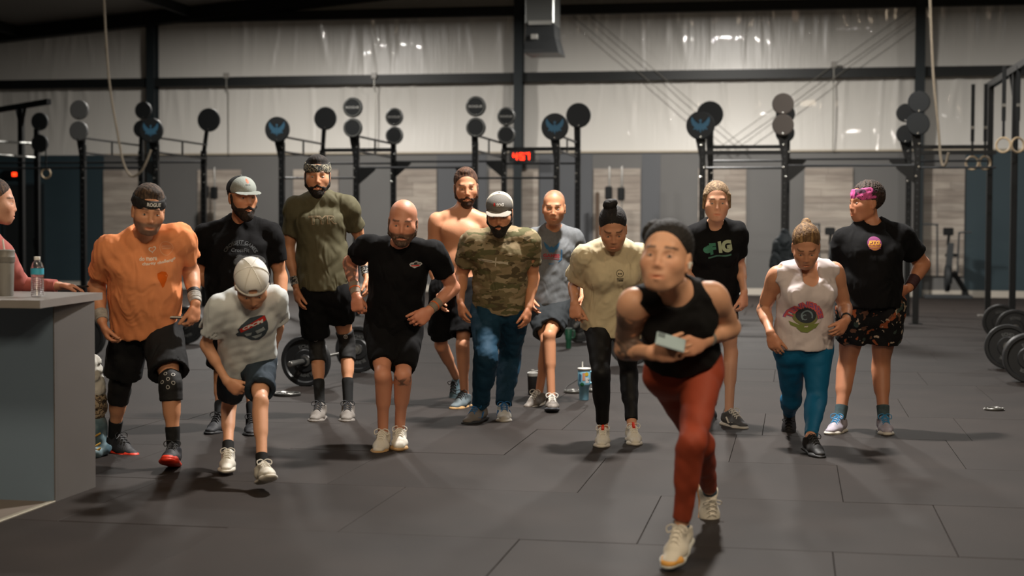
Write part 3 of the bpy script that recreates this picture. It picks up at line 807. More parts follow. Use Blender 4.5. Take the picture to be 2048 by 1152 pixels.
for i, ch in enumerate('457'):
    b_ = B(); seg_digit(b_, ch, (-17 + (0, 14, 25)[i]) * sx, -6 * sx, 7*sx, 12*sx, 1.9*sx, -.031); b_.build('led_digit', led, t)
b_ = B(); b_.box((-6.9*sx, -.037, 1.5*sx), (-5.2*sx, -.031, 3.2*sx)); b_.box((-6.9*sx, -.037, -3.4*sx), (-5.2*sx, -.031, -1.7*sx)); b_.build('led_colon', led, t)
tp = plane_v(30, 349, VW - .1)
t = empty('wall_clock', (tp[0], VW - .1, tp[2]), 'small black timer with a red light above the dark doorway', 'clock')
b_ = B(); b_.box((-.3, -.03, -.1), (.2, .05, .1), bev=.01); b_.build('casing', mat('clock_black', '0d0d0e', .4), t)
b_ = B(); b_.box((-.055, -.036, -.04), (.06, -.03, .045)); b_.build('led_digit', led, t)
# barbells stood on end by the wall
chrome = mat('chrome', 'b8b8b8', 0.25, 0.9)
def standing_bar(px, ytop, v, lab, ycol):
    c = plane_v(px, ytop, v); zc = plane_v(px, ycol, v)[2]
    t = empty('standing_barbell', (c[0], v, 0), lab, 'barbell', 'barbells stood on end along the back wall')
    b_ = B(); b_.lathe([(.02, 0), (.025, .01), (.025, .4), (.037, .41), (.037, .44), (.0145, .45), (.0145, zc - .05), (.0145, c[2] - .44), (.037, c[2] - .43), (.037, c[2] - .41), (.025, c[2] - .40), (.025, c[2] - .01), (.02, c[2])], 12); b_.build('shaft', mat('standing_steel', '8d8b86', .45, .6), t, False, True)
    b_ = B(); b_.box((-.09, -.06, zc - .14), (.06, .06, zc + .14), bev=.02); b_.build('holder', blk, t)
standing_bar(1219, 333, VW - .8, 'steel bar stood on end by the wall, left one above cream-shirt woman', 386)
standing_bar(1244, 332, VW - .8, 'steel bar stood on end by the wall, right one above cream-shirt woman', 388)
standing_bar(412, 333, VW - .8, 'left steel bar stood on end by the wall left of the grey cap', 384)
standing_bar(429, 335, VW - .8, 'right steel bar stood on end by the wall left of the grey cap', 386)
q = plane_v(1195, 385, VW - .6)
b_ = B(); b_.box((q[0] - .04, VW - .62, 0), (q[0] + .04, VW - .56, q[2]), bev=.01); tag(b_.build('wooden_post', mat('post_brown', '4a3a2c', .7)), 'narrow brown wooden post leaning area left of standing bars', 'post')
# exercise bikes
def bike(px, ypx, d, lab, flip=1):
    c = G(px, ypx)
    t = empty('exercise_bike', c, lab, 'bike', rz=0)
    gm = mat('bike_grey', '3b3e40', .5, .2)
    def P_(x, y, z): return (x * flip, y, z)
    b_ = B(); b_.box((-.45, -.12, 0), (.5, -.04, .07), bev=.01); b_.box((-.45, .25, 0), (.5, .33, .07), bev=.01); b_.beam((0, -.08, .05), (0, .3, .05), .08, .05); b_.build('base', gm, t)
    b_ = B(); b_.lathe([(.0, -.05), (.26, -.05), (.28, -.03), (.28, .03), (.26, .05), (0, .05)], 28, (0, -.02, .42), (1, 0, 0)); b_.build('fan', mat('fan_dark', '202325', .6), t, False, True)
    b_ = B(); b_.beam((0, .0, .3), (.06, .0, 1.15), .12, .14, (0, 1, 0)); b_.build('frame', gm, t)
    b_ = B(); b_.tube([P_(0, 0, 1.1), P_(.02, -.02, 1.32)], .03, 8); b_.box((-.1, -.05, 1.3), (.11, .0, 1.46), bev=.015); b_.build('console', blk, t)
    for s, zz in ((-1, 1.52), (1, 1.36)):
        b_ = B(); b_.tube(spline([(s*.2, .02, .45), (s*.21, .0, 1.0), (s*.22, -.03, zz - .03), (s*.24, -.05, zz), (s*.24 + s * .0 + (.22 if s > 0 else -.26), -.06, zz + .01)], 5), .019, 8); b_.build('handle', gm, t, False, True)
    b_ = B(); b_.beam((.12, 0, .55), (.38, .1, .12), .1, .14, (0, 1, 0)); b_.box((.3, -.1, .0), (.42, .2, .14), bev=.02); b_.build('crank_cover', blk, t)
    b_ = B(); b_.tube([(.1, .25, .3), (.1, .3, .85)], .025, 8); b_.lathe([(.0, 0), (.13, .01), (.12, .07), (0, .09)], 16, (.1, .3, .85)); b_.build('seat', blk, t, False, True)
bike(1894, 597, 30, 'dark air bike by the wall at right, beside the tall black post')
bike(1658, 594, 30, 'dark air bike partly hidden behind the pink-headband woman')
# jacket hung on the rig post
jc = plane_v(1569, 492, VFN - .14); Rj = np.eye(3)
V, F = mesh_sdf([cone(jc + (0, 0, .2), jc + (0.0, 0, .05), .05, .12, .05), cone(jc + (-.07, 0, .02), jc + (-.1, 0, -.28), .09, .11, .05), cone(jc + (.07, 0, .02), jc + (.08, 0, -.3), .09, .10, .05)], .014, noise=wrinkle(5, .012, (.08, .2)))
tag(from_arrays('jacket', V, F, mat('jacket_black', '1a2226', .7)), 'black jacket hanging on the rig post behind the woman in white tank', 'jacket')

# ================================================================== barbells and plates on the floor
plm = mat('bumper_black', '1c1d1e', .42, bump=.05, bscale=60); hubm = mat('hub_steel', '8d8c88', .3, .8)
def plate_prof(R, w):
    return [(.026, -w/2), (.05, -w/2), (.055, -w/2 + .006), (R*.42, -w/2 + .006), (R*.46, -w/2 + .014), (R*.80, -w/2 + .014), (R*.85, -w/2), (R - .008, -w/2), (R, -w/2 + .008), (R, w/2 - .008), (R - .008, w/2), (R*.85, w/2), (R*.80, w/2 - .014), (R*.46, w/2 - .014), (R*.42, w/2 - .006), (.055, w/2 - .006), (.05, w/2), (.026, w/2)]
def plate(par, c, ax, R=.225, w=.06, name='weight_plate', text=True):
    b_ = B(); b_.lathe(plate_prof(R, w), 56, c, ax, True); o = b_.build(name, plm, par, True, True)
    b_ = B(); b_.lathe([(.026, -w/2 - .002), (.046, -w/2 - .002), (.046, w/2 + .002), (.026, w/2 + .002)], 24, c, ax, True); b_.build('plate_hub', hubm, o, True, True)
    if text:
        n = -unit(ax) if (unit(ax) @ np.array((0, 1., 0))) > 0 else unit(ax)
        rx = np.cross((0, 0, 1.), n); rx = unit(rx); uy = np.cross(n, rx)
        for a, s_ in ((0, 'ECHO'), (math.pi, 'BUMPER')):
            V, F = txt(s_, 0, 0, R * .15, arc=R * .56, bold=.03)
            V = V + (0, R * .56); ca, sa = math.cos(a), math.sin(a)
            V3 = [np.asarray(c) + n * (w/2 - .012) + rx * (x*ca - y*sa) + uy * (x*sa + y*ca) for x, y in V]
            from_arrays('plate_lettering', V3, F, mat('plate_letters', '4c4d4c', .5), o, True, False)
    return o
def barbell(label, c_near, L=1.31, skew=0.0, n_near=1, n_far=1, sleeve=.41, R=.225, rest=0.0):
    "lies along the room; c_near is the near plate's centre"
    ax = unit((math.sin(skew), math.cos(skew), 0)); c = np.array(c_near, float)
    t = empty('barbell', (c[0], c[1], 0), label, 'barbell')
    for k in range(n_near): plate(t, c - ax * (.062 * k), ax, R)
    for k in range(n_far): plate(t, c + ax * (L + .06 + .062 * k), ax, R)
    p0 = c + ax * .03
    b_ = B(); b_.lathe([(.014, 0), (.014, L)], 12, p0, ax); b_.build('shaft', mat('bar_grey', '77756f', .35, .8), t, True, True)
    b_ = B(); b_.lathe([(.04, -.03), (.04, 0)], 20, p0 + ax * .04, ax); b_.lathe([(.019, -sleeve), (.025, -sleeve + .005), (.025, .02), (.02, .03)], 20, p0, ax); b_.build('sleeve', hubm, t, True, True)
    b_ = B(); b_.lathe([(.04, 0), (.04, .03)], 20, p0 + ax * (L - .07), ax); b_.lathe([(.025, 0), (.025, sleeve)], 20, p0 + ax * L, ax); b_.build('sleeve', hubm, t, True, True)
    b_ = B(); b_.lathe([(.027, 0), (.036, .003), (.036, .022), (.027, .025)], 16, p0 - ax * (.06 + .062 * n_near), ax); b_.build('collar', blk, t, True, True)
    return t
c = W(612, 722, 4278 / (774 - 460)); c[2] = .225
barbell('loaded barbell on the floor behind the legs of the olive-shirted man', c, 1.31, .06)
c = W(372, 640, 4278 / (690 - 460)); c[2] = .225
barbell('loaded barbell on the floor between the orange shirt and the boy', c, 1.31, .05)
c = W(172, 672, 4278 / (718 - 460)); c[2] = .225
barbell('loaded barbell half hidden behind the right edge of the counter', c, 1.31, .03)
c = W(2055, 713, 4278 / (760 - 460)); c[2] = .225
barbell('nearer loaded barbell at the right edge of the floor', c, 1.31, .0, 2)
c = W(2030, 652, 4278 / (690 - 460)); c[2] = .225
barbell('farther loaded barbell at the right edge of the floor', c, 1.31, .0, 1, 1)
c = W(1262, 690, 4278 / (730 - 460)); c[2] = .225
barbell('loaded barbell on the floor behind the black leggings', c, 1.31, -.02)
c = W(1158, 638, 4278 / (684 - 460)); c[2] = .225
barbell('farther loaded barbell behind the green tumbler', c, 1.31, -.02)
def floor_plate(px, py, R, h, mt, label):
    c = G(px, py); t = empty('change_plate', c, label, 'plate')
    b_ = B(); b_.lathe([(.026, 0), (R - .01, 0), (R, .006), (R, h - .006), (R - .01, h), (R*.86, h), (R*.8, h*.6), (R*.4, h*.6), (R*.34, h), (.026, h)], 48, (0, 0, 0), (0, 0, 1), True); b_.build('plate_disc', mt, t, False, True)
    b_ = B(); b_.torus((0, 0, h), (0, 0, 1), R*.93, .004, 48, 6); b_.torus((0, 0, h), (0, 0, 1), .05, .004, 24, 6); b_.build('plate_rim', hubm, t, False, True)
ipl = mat('iron_plate', '3c3b39', .35, .6)
floor_plate(574, 791, .115, .022, ipl, 'small iron plate lying flat beside the feet of the olive-shirted man')
floor_plate(1147, 785, .085, .018, mat('iron_light', '6a665e', .35, .7), 'small grey plate lying flat between dark shaker and blue tumbler')
floor_plate(1184, 783, .06, .018, mat('iron_light', '6a665e', .35, .7), 'tiny grey plate lying flat right of the blue tumbler')
floor_plate(1988, 820, .08, .015, mat('iron_light', '6a665e', .35, .7), 'small plate lying alone on the floor at far right')
# jump rope / cable on the floor
pts = [G(1128, 782, .006), G(1135, 772, .006), G(1150, 762, .006), G(1160, 755, .006)]
wire('jump_rope', spline(pts), .004, mat('cord_grey', '2c2a28', .5), 'thin dark jump rope on the floor left of the blue tumbler', 'rope')

# ================================================================== bottles and tumblers
def tumbler(px, py, H, R, body, lidc, label, handle=1, straw=True, stickers=False):
    c = G(px, py); t = empty('tumbler', c, label, 'tumbler')
    b_ = B(); b_.lathe([(R*.70, 0), (R*.73, .006), (R*.78, H*.40), (R*.97, H*.46), (R, H*.52), (R, H*.93), (R*.98, H*.94)], 32); b_.build('body', mat('tumbler_' + body, body, .4, bump=.02), t, False, True)
    b_ = B(); b_.lathe([(R*1.02, H*.93), (R*1.05, H*.94), (R*1.05, H*.985), (R*.98, H), (R*.3, H), (R*.28, H*.98), (0, H*.98)], 32); b_.build('lid', mat('lid_' + lidc, lidc, .45), t, False, True)
    if straw:
        b_ = B(); b_.tube([(-R*.25, 0, H*.95), (-R*.28, 0, H + .05)], .0055, 10); b_.build('straw', mat('straw_clear', 'dcdad2', .3), t, False, True)
    if handle:
        b_ = B(); b_.tube(spline([(R*.9, 0, H*.88), (R*1.5, 0, H*.87), (R*1.65, 0, H*.78), (R*1.6, 0, H*.6), (R*1.35, 0, H*.53), (R*.9, 0, H*.54)], 5), .010, 10); b_.build('handle', mat('tumbler_' + body, body, .4), t, False, True)
    if stickers:
        tgt = t.children[0]
        n = 24
        for nm_, sh, cc in (('sticker', disc(-R*.35, H*.50, .016), '1f6b3c'), ('sticker', disc(R*.35, H*.82, .016), 'd9b62a'), ('sticker', poly([(-R*.3, H*.62), (R*.12, H*.62), (R*.12, H*.86), (-R*.3, H*.86)]), 'd99a7a'),
                            ('sticker', poly([(-R*.85, H*.6), (-R*.5, H*.58), (-R*.45, H*.8), (-R*.8, H*.84)]), '3b6b8f'), ('sticker', poly([(R*.2, H*.55), (R*.75, H*.55), (R*.75, H*.70), (R*.2, H*.72)]), 'd9d6d0'), ('sticker', disc(R*.62, H*.64, .010), '1c1c1c')):
            decal(nm_, tgt, sh, c + np.array((0, 0, 0.)), RH, UP, mat('sticker_' + cc, cc, .5), t, .0012, .01)
tumbler(1168, 800, .262, .052, '86bdd3', 'd8d4ca', 'light blue tumbler with stickers, handle and straw on the floor', stickers=True)
tumbler(1137, 697, .24, .042, '1d4a35', '4a5a52', 'dark green tumbler standing farther back on the floor', straw=False)
c = G(1065, 790); t = empty('shaker_bottle', c, 'black shaker bottle with grey lid beside running shoes of grey-shirted man', 'bottle')
b_ = B(); b_.lathe([(.035, 0), (.037, .005), (.043, .16)], 28); b_.build('body', mat('shaker_black', '1b1a19', .35), t, False, True)
b_ = B(); b_.lathe([(.045, .16), (.046, .185), (.035, .195), (.015, .2), (.014, .215), (0, .216)], 28); b_.build('lid', mat('shaker_lid', '85847f', .4), t, False, True)
b_ = B(); b_.tube(spline([(.0, 0, .20), (.05, 0, .205), (.085, 0, .235)], 4), .006, 8); b_.build('loop', mat('shaker_lid', '85847f', .4), t, False, True)

# ================================================================== the counter at the left
cg = mat('counter_grey', '63605e', .5); ct = mat('counter_teal', '74879a', .5); ctop = mat('counter_top', '84807d', .35, var=.03)
ZT = 1.035; ang = 0.0
u0, v0 = LB, VCOR
t = empty('reception_counter', (u0, v0, 0), 'grey and teal reception counter at the left edge', 'counter')
b_ = B(); b_.box((u0 - 2.4, v0, 0), (u0 - .006, v0 + .02, ZT - .04)); b_.build('front_panel', ct, t, True)
b_ = B(); b_.box((u0 - .03, v0 + .021, 0), (u0, v0 + .455, ZT - .04)); b_.box((u0 - .006, v0 - .002, 0), (u0, v0 + .022, ZT - .04)); b_.build('end_panel', cg, t, True)
b_ = B(); b_.box((u0 - 2.4, v0 + .02, 0.1), (u0 - .04, v0 + .44, .12)); b_.box((u0 - 2.4, v0 + .42, 0.1), (u0 - .04, v0 + .44, ZT - .05)); b_.build('carcass', mat('carcass', '3a4144', .6), t, True)
b_ = B(); qa, qb = G(80, 601, ZT), G(205, 585, ZT); dl = unit((qa - qb) * 0 + np.array((-1., 0, 0))); poly_ = [(qa[0] - 2.4, qa[1]), (qa[0], qa[1]), (qb[0], qb[1]), (qb[0] - 2.6, qb[1] + .12)]
n = len(poly_); V = [(x, y, ZT - .038) for x, y in poly_] + [(x, y, ZT) for x, y in poly_]
F = [tuple(range(n-1, -1, -1)), tuple(range(n, 2*n))] + [(i, (i+1) % n, n + (i+1) % n, n + i) for i in range(n)]
b_.add(V, F); b_.build('counter_top', ctop, t, True)
# floor beyond the metal edging strip
b_ = B(); b_.box((u0 - 3, 2.0, -.03), (u0 - .03, v0 + .4, .001)); tag(b_.build('floor', mat('vinyl_floor', '6d635b', .5, var=.1, vscale=2)), kind='structure').name = 'floor_entry'
b_ = B(); b_.box((u0 - .03, 2.0, -.02), (u0 - .0, v0 - .0, .006), bev=.002); tag(b_.build('trim_60', mat('edge_strip', 'a59f90', .4, .4)), kind='structure')
# things on the counter
c = W(75, 594, 1) ; r_ = ray(75, 594); c = CP + r_ * ((ZT - HCAM) / r_[2])
t = empty('water_bottle', c, 'clear plastic water bottle with blue label on the counter', 'bottle')
clear = mat('clear_plastic', 'ffffff', .08, trans=1.0)
prof = [(.026, 0), (.031, .006)]
for i in range(9): prof += [(.032, .012 + i*.0115), (.0295, .017 + i*.0115)]
prof += [(.032, .122), (.032, .162), (.030, .168), (.024, .19), (.014, .203), (.0135, .212)]
Hb = .9; prof = [(r*1.0, h*Hb) for r, h in prof]
inner = [(max(r - .0012, .001), h + .001) for r, h in prof]
b_ = B(); b_.lathe(prof + inner[::-1], 28, (0, 0, 0), (0, 0, 1), True); b_.build('bottle_shell', clear, t, False, True)
b_ = B(); b_.lathe([(.0325, .126*Hb), (.0325, .160*Hb)], 28); b_.F = b_.F[:-2]; b_.build('bottle_label', mat('label_blue', '3fa3bd', .5), t, False, True)
b_ = B(); b_.lathe([(.0150, .207*Hb), (.0155, .209*Hb), (.0155, .224*Hb), (.013, .2255*Hb), (0, .226*Hb)], 24); b_.build('cap', mat('cap_white', 'e2e1dc', .5), t, False, True)
r_ = ray(10, 592); c = CP + r_ * ((ZT - HCAM) / r_[2])
t = empty('tumbler', c, 'large grey tumbler with straw at the left end of the counter', 'tumbler')
tg = mat('tumbler_grey', '807e79', .45)
b_ = B(); b_.lathe([(.040, 0), (.042, .004), (.047, .175)], 32); b_.build('body', tg, t, False, True)
b_ = B(); b_.lathe([(.050, .172), (.051, .176), (.052, .20), (.050, .203), (.050, .232), (.045, .236), (0, .236)], 32); b_.build('lid', mat('tumbler_grey_lid', '6e6c67', .45), t, False, True)
b_ = B(); b_.tube([(-.0, 0, .22), (-.01, 0, .288)], .0045, 10); b_.build('straw', mat('straw_clear', 'dcdad2', .3), t, False, True)
# bundle behind the counter
bx = G(190, 912)
t = empty('gym_bag', bx, 'patterned gym bag with white towel and coloured laces behind the counter edge', 'bag')
I3 = np.eye(3)
V, F = mesh_sdf([ell(bx + (0, 0, .13), I3, (.06, .09, .13), .03), ell(bx + (0, 0, .04), I3, (.07, .12, .045), .02)], .008, noise=wrinkle(3, .006)); from_arrays('bag_body', V, F, ramp_mat('bag_blue', [(0, '20313b'), (.45, '44606c'), (.6, '6a7f86')], 9, .6, 2, const=False), t, True)
V, F = mesh_sdf([ell(bx + (.0, 0, .31), I3, (.055, .07, .09), .03)], .008, noise=wrinkle(4, .012, (.03, .08))); from_arrays('camo_pouch', V, F, ramp_mat('pouch_camo', [(0, '2a221c'), (.42, '8c7b62'), (.52, '4a3c30'), (.6, 'a3947c')], 22, .8, 3), t, True)
V, F = mesh_sdf([cone(bx + (0, 0, .40), bx + (-.02, 0, .56), .05, .045, .03)], .008, noise=wrinkle(6, .01, (.03, .09))); from_arrays('towel', V, F, mat('towel_white', 'b9b7b0', .9, bump=.3, bscale=150), t, True)
b_ = B()
for dz in (.03, .06, .12): b_.tube(spline([bx + (-.07, -.06, dz), bx + (0, -.125, dz - .01), bx + (.07, -.07, dz + .03)], 4), .006, 6)
b_.build('cord', mat('cord_yellow', 'b58f3d', .6), t, True, True)
# ================================================================== people
skin_m = vcol_mat('skin', 0.52, 0.08, 130)
eye_m = mat('eye_white', 'b9aea4', .25); iris_m = mat('iris', '1d130d', .2); teeth_m = mat('teeth', 'd8cfc0', .3)
def cloth(name, col, **k):
    k.setdefault('bump', .12); k.setdefault('bscale', 260)
    k.setdefault('fold', 0 if ('lycra' in name or 'leggings' in name) else .55); k.setdefault('spec', .3)
    return mat('cloth_' + name, col, k.pop('rough', .85), **k)
def hair_mat(name, c1, c2):
    return ramp_mat('hair_' + name, [(0, c1), (.45, c1), (.8, c2)], 42, .8, 4, (1.5, 1.5, .35), .4, .5, False)
def smooth01(x): x = np.clip(x, 0, 1); return x*x*(3-2*x)
class Pn: pass

def solve(s):
    "joints in space from the pose seen in the picture, bone lengths and the floor"
    H = s['H']; q = Pn(); q.s = s; q.H = H; D = s['D']
    q.P = W(*s['pelvis'], D)
    q.N = onray(*s['neck'], q.P, .292*H, s.get('ns', -1))
    q.Hd = onray(*s['head'], q.N, .128*H, s.get('hs', -1))
    tw = s.get('tw', 0.0)
    q.S = [W(*s['sh'][0], depth(q.N) + tw), W(*s['sh'][1], depth(q.N) - tw)]
    q.E = []; q.Wr = []; q.Hn = []
    for i in (0, 1):
        e = s['el'][i]; w = s['wr'][i]
        E = onray(e[0], e[1], q.S[i], .172*H, e[2] if len(e) > 2 else -1)
        Wp = onray(w[0], w[1], E, .150*H, w[2] if len(w) > 2 else -1)
        q.E.append(E); q.Wr.append(Wp)
    q.Hp = [W(*s['hip'][0], D + s.get('ptw', 0)), W(*s['hip'][1], D - s.get('ptw', 0))]
    q.K = []; q.A = []
    for i in (0, 1):
        a = s['an'][i]
        A = W(a[0], a[1], a[3]) if len(a) > 3 else G(a[0], a[1], .088 + (a[2] if len(a) > 2 else 0))
        k = s['kn'][i]; best = None
        for t in np.linspace(min(depth(A), D) - .55, max(depth(A), D) + .35, 90):
            K = W(k[0], k[1], t); e = (np.linalg.norm(K - q.Hp[i]) - .235*H)**2 + (np.linalg.norm(K - A) - .235*H)**2 + (1e-3 * (t - D))
            if best is None or e < best[0]: best = (e, K)
        q.K.append(best[1]); q.A.append(A)
    # torso frame
    q.U = unit(q.N - q.P); R = q.S[1] - q.S[0]; R = R - q.U * (R @ q.U); q.R = unit(R); q.F = np.cross(q.R, q.U); q.L = np.linalg.norm(q.N - q.P)
    q.T = np.stack([q.R, q.F, q.U], 1)
    # head frame
    ya, pi_, ro = [math.radians(v) for v in (s.get('hyaw', 0), s.get('hpitch', 0), s.get('hroll', 0))]
    toc = unit((CP - q.Hd) * (1, 1, 0)); rt = np.cross(UP, toc); rt = -rt if rt @ RH < 0 else rt
    f = toc * math.cos(ya) + rt * math.sin(ya); x = np.cross(f, UP); 
    f2 = f * math.cos(pi_) - UP * math.sin(pi_); z = np.cross(x, f2); z = unit(z)
    if z[2] < 0 and abs(pi_) < 1.4: z = -z
    x = np.cross(f2, z)
    x2 = x * math.cos(ro) + z * math.sin(ro); z2 = z * math.cos(ro) - x * math.sin(ro)
    q.A3 = np.stack([x2, f2, z2], 1); q.hs = (H / 1.76) ** .55 * s.get('hscale', 1.0) * 1.13
    return q
def HL(q, v): return q.Hd + q.A3 @ (np.asarray(v, float) * q.hs)
def hell(q, c, r, k=.012, op='+', caps=()):
    return ell(HL(q, c), q.A3, np.asarray(r) * q.hs, k, op, [(HL(q, a), q.A3 @ np.asarray(n, float)) for a, n in caps])
def hcone(q, a, b, ra, rb, k=.008, op='+', flat=None, caps=()):
    return cone(HL(q, a), HL(q, b), ra*q.hs, rb*q.hs, k, op, None if flat is None else (q.A3 @ np.asarray(flat[0], float), flat[1]), [(HL(q, c), q.A3 @ np.asarray(n, float)) for c, n in caps])

def head_prims(q):
    s = q.s; fem = s.get('fem', 0); jw = .046 - .006*fem + s.get('jaw', 0); sm = s.get('smile', 0); op_ = s.get('open', 0)
    P_ = [hell(q, (0, -.014, .036), (.075, .094, .083), .02), hell(q, (0, .02, -.012), (.066, .072, .075), .02),
          hell(q, (0, .034, -.066), (jw, .052, .044), .025), hell(q, (0, .068, -.098 - .004*op_), (.020, .018, .016), .025)]
    for i in (-1, 1):
        P_ += [hell(q, (i*.040, .058, -.026 + .004*sm), (.023 + .003*sm, .022, .022), .035), hcone(q, (i*.05, .0, -.06), (i*.03, .06, -.092), .016, .014, .03)]
    P_ += [hell(q, (0, .030, -.038), (.061, .054, .058), .03)]
    P_ += [hcone(q, (-.03, .077 - .003*fem, .021), (.03, .077 - .003*fem, .021), .010, .010, .024)]
    for i in (-1, 1): P_ += [hell(q, (i*.031, .097, .001), (.019, .015, .0115), .012, '-')]
    for i in (-1, 1): P_ += [hell(q, (i*.031, .073, -.001), (.0145, .0135, .0125), .004)]
    P_ += [hcone(q, (0, .086, .012), (0, .102 - .003*fem, -.030), .0065, .0095 - .001*fem, .014), hell(q, (0, .102 - .003*fem, -.033), (.0080, .0095, .0070), .008)]
    for i in (-1, 1): P_ += [hell(q, (i*(.0120 - .001*fem), .092, -.036), (.0065, .0085, .0060), .008), hell(q, (i*.0060, .101, -.0455), (.0026, .003, .002), .002, '-')]
    mw = .0235 + .006*sm
    P_ += [hell(q, (0, .076, -.066), (.031, .018, .022), .03)]
    zc = .006*sm
    P_ += [hcone(q, (-mw, .080 + .0, -.067 + zc), (0, .0935, -.0635), .0030, .0056, .004), hcone(q, (0, .0935, -.0635), (mw, .080, -.067 + zc), .0056, .0030, .004),
           hcone(q, (-mw*.85, .080, -.072 + zc*.6 - .004*op_), (0, .094, -.0755 - .006*op_), .004, .0068, .004), hcone(q, (0, .094, -.0755 - .006*op_), (mw*.85, .080, -.072 + zc*.6 - .004*op_), .0068, .004, .004)]
    P_ += [hell(q, (0, .1, -.069 - .003*op_), (mw*.92, .013, 0.0012 + .0040*op_ + .0040*sm), .003, '-')]
    for i in (-1, 1):
        P_ += [hell(q, (i*.0745, -.006, -.008), (.0085, .019, .032), .006), hell(q, (i*.085, .001, -.006), (.007, .009, .018), .005, '-'), hell(q, (i*.074, .002, -.036), (.007, .008, .010), .006)]
    return P_
def leg_r(q, i): 
    g = q.s.get('leg', 1.0); return .080*g, .048*g, .051*g, .032*(g*.5+.5)
def leg_prims(q, i, inf=0.0, k=.03, t0=0, t1=1):
    rt_, rk, rc, ra = leg_r(q, i); H_, K, A = q.Hp[i], q.K[i], q.A[i]
    d = unit(A - K); fw = unit(q.F - UP * (q.F @ UP)); bk = -(fw - d * (fw @ d)); bk = unit(bk)
    th = unit(K - H_); kf = unit((fw - th * (fw @ th)))
    return [cone(H_ + (K-H_)*.05, K, rt_ + inf, rk + inf, k), cone(H_ + (K-H_)*.25 + kf*.012, H_ + (K-H_)*.7, rt_*.86 + inf, rk*1.02 + inf, .03), cone(K, A, rk*.93 + inf, ra + inf, k),
            cone(K + (A-K)*.14 + bk*.020, K + (A-K)*.44 + bk*.014, rc*.96 + inf, rc*.80 + inf, .035), ell(K + kf*.014, np.eye(3), np.array((.030, .030, .040))*q.s.get('leg', 1)**.5 + inf, .03)]
def arm_r(q): g = q.s.get('arm', 1.0); return .049*g, .039*g, .040*g, .0265*(g*.5+.5)
def arm_prims(q, i, inf=0.0):
    r0, r1, r2, r3 = arm_r(q); S, E, Wp = q.S[i], q.E[i], q.Wr[i]
    return [cone(S, E, r0 + inf, r1 + inf, .03), cone(S + (E-S)*.35, S + (E-S)*.7, r0*.98 + inf, r1*1.06 + inf, .03), cone(E, Wp, r1*.96 + inf, r3 + inf, .02), cone(E + (Wp-E)*.12, E + (Wp-E)*.42, r2 + inf, r2*.88 + inf, .03),
            ell(S + (E-S)*.15, np.eye(3), (r0*1.08 + inf,)*3, .05)]
def hand_frame(q, i):
    s = q.s; h = s.get('hand', ({}, {}))[i]
    fo = unit(q.Wr[i] - q.E[i])
    if 'dir' in h: d = unit(q.T3 @ np.array(h['dir'], float))
    else: d = unit(fo + 0.12 * (-UP))
    th = q.T3 @ np.array(h.get('thumb', (0, 1., 0.3)), float); th = unit(th - d * (th @ d))
    n = np.cross(d, th); n = unit(n)                       # palm normal
    inw = q.T3 @ np.array(h.get('palm', ((1, 0, 0), (-1, 0, 0))[i]), float)
    if n @ inw < 0: n = -n
    return d, th, n, h.get('curl', .55)
def rotv(v, ax, a): return v*math.cos(a) + np.cross(ax, v)*math.sin(a) + ax*(ax @ v)*(1-math.cos(a))
def hand_prims(q, i):
    s = q.s; d, th, n, cu = hand_frame(q, i); Wp = q.Wr[i]; g = (q.H / 1.76) * s.get('hsz', 1.0) * 1.12
    P_ = [cone(Wp + d*.012*g, Wp + d*.040*g, .027*g, .034*g, .02, '+', (n, .55)),
          cone(Wp + d*.045*g + th*.012*g, Wp + d*.080*g + th*.018*g, .026*g, .024*g, .015, '+', (n, .52)),
          cone(Wp + d*.045*g - th*.012*g, Wp + d*.074*g - th*.018*g, .026*g, .023*g, .015, '+', (n, .52))]
    ax = np.cross(d, n); 
    for j, (o, b, l) in enumerate(((.031, .090, .070), (.0105, .095, .079), (-.0105, .092, .073), (-.030, .083, .057))):
        p = Wp + d*b*g + th*o*g; spread = unit(d + th * o * 1.0)
        v = spread; a0 = cu * (.70 + .12*j); r = .0092 - .0005*j
        p0 = p - d*.012*g
        for sg, (f_, da) in enumerate(((.45, .8), (.30, 1.2), (.25, .9))):
            v = rotv(v, ax, 0) if sg == 0 else v
            v = unit(v * math.cos(a0*da) + n * math.sin(a0*da)) if sg == 0 else unit(rotv(v, unit(np.cross(v, n)) if np.linalg.norm(np.cross(v, n)) > .05 else ax, a0*da))
            p1 = p0 + v * l * f_ * g
            P_.append(cone(p0, p1, (r - .0007*sg)*g, (r - .0007*(sg+1))*g, .005 if sg else .009)); p0 = p1
    p0 = Wp + d*.030*g + th*.024*g; v = unit(d*.86 + th*.36 + n*(.15 + .35*cu))
    for sg, l in enumerate((.042, .032, .026)):
        p1 = p0 + v*l*g; P_.append(cone(p0, p1, (.0135 - .0018*sg)*g, (.0117 - .0018*sg)*g, .012 if sg == 0 else .005)); p0 = p1
        v = unit(v + d*.35*cu + n*.35*cu)
    return P_
def torso_dims(q):
    s = q.s; fem = s.get('fem', 0); g = s.get('girth', 1.0)
    sw = np.linalg.norm(q.S[1] - q.S[0]) / 2
    cw = (.162 - .018*fem) * g; ww = (.140 - .022*fem) * g + s.get('bel', 0)*.35; hw = (.158 + .010*fem) * g
    return sw, cw, ww, hw, g
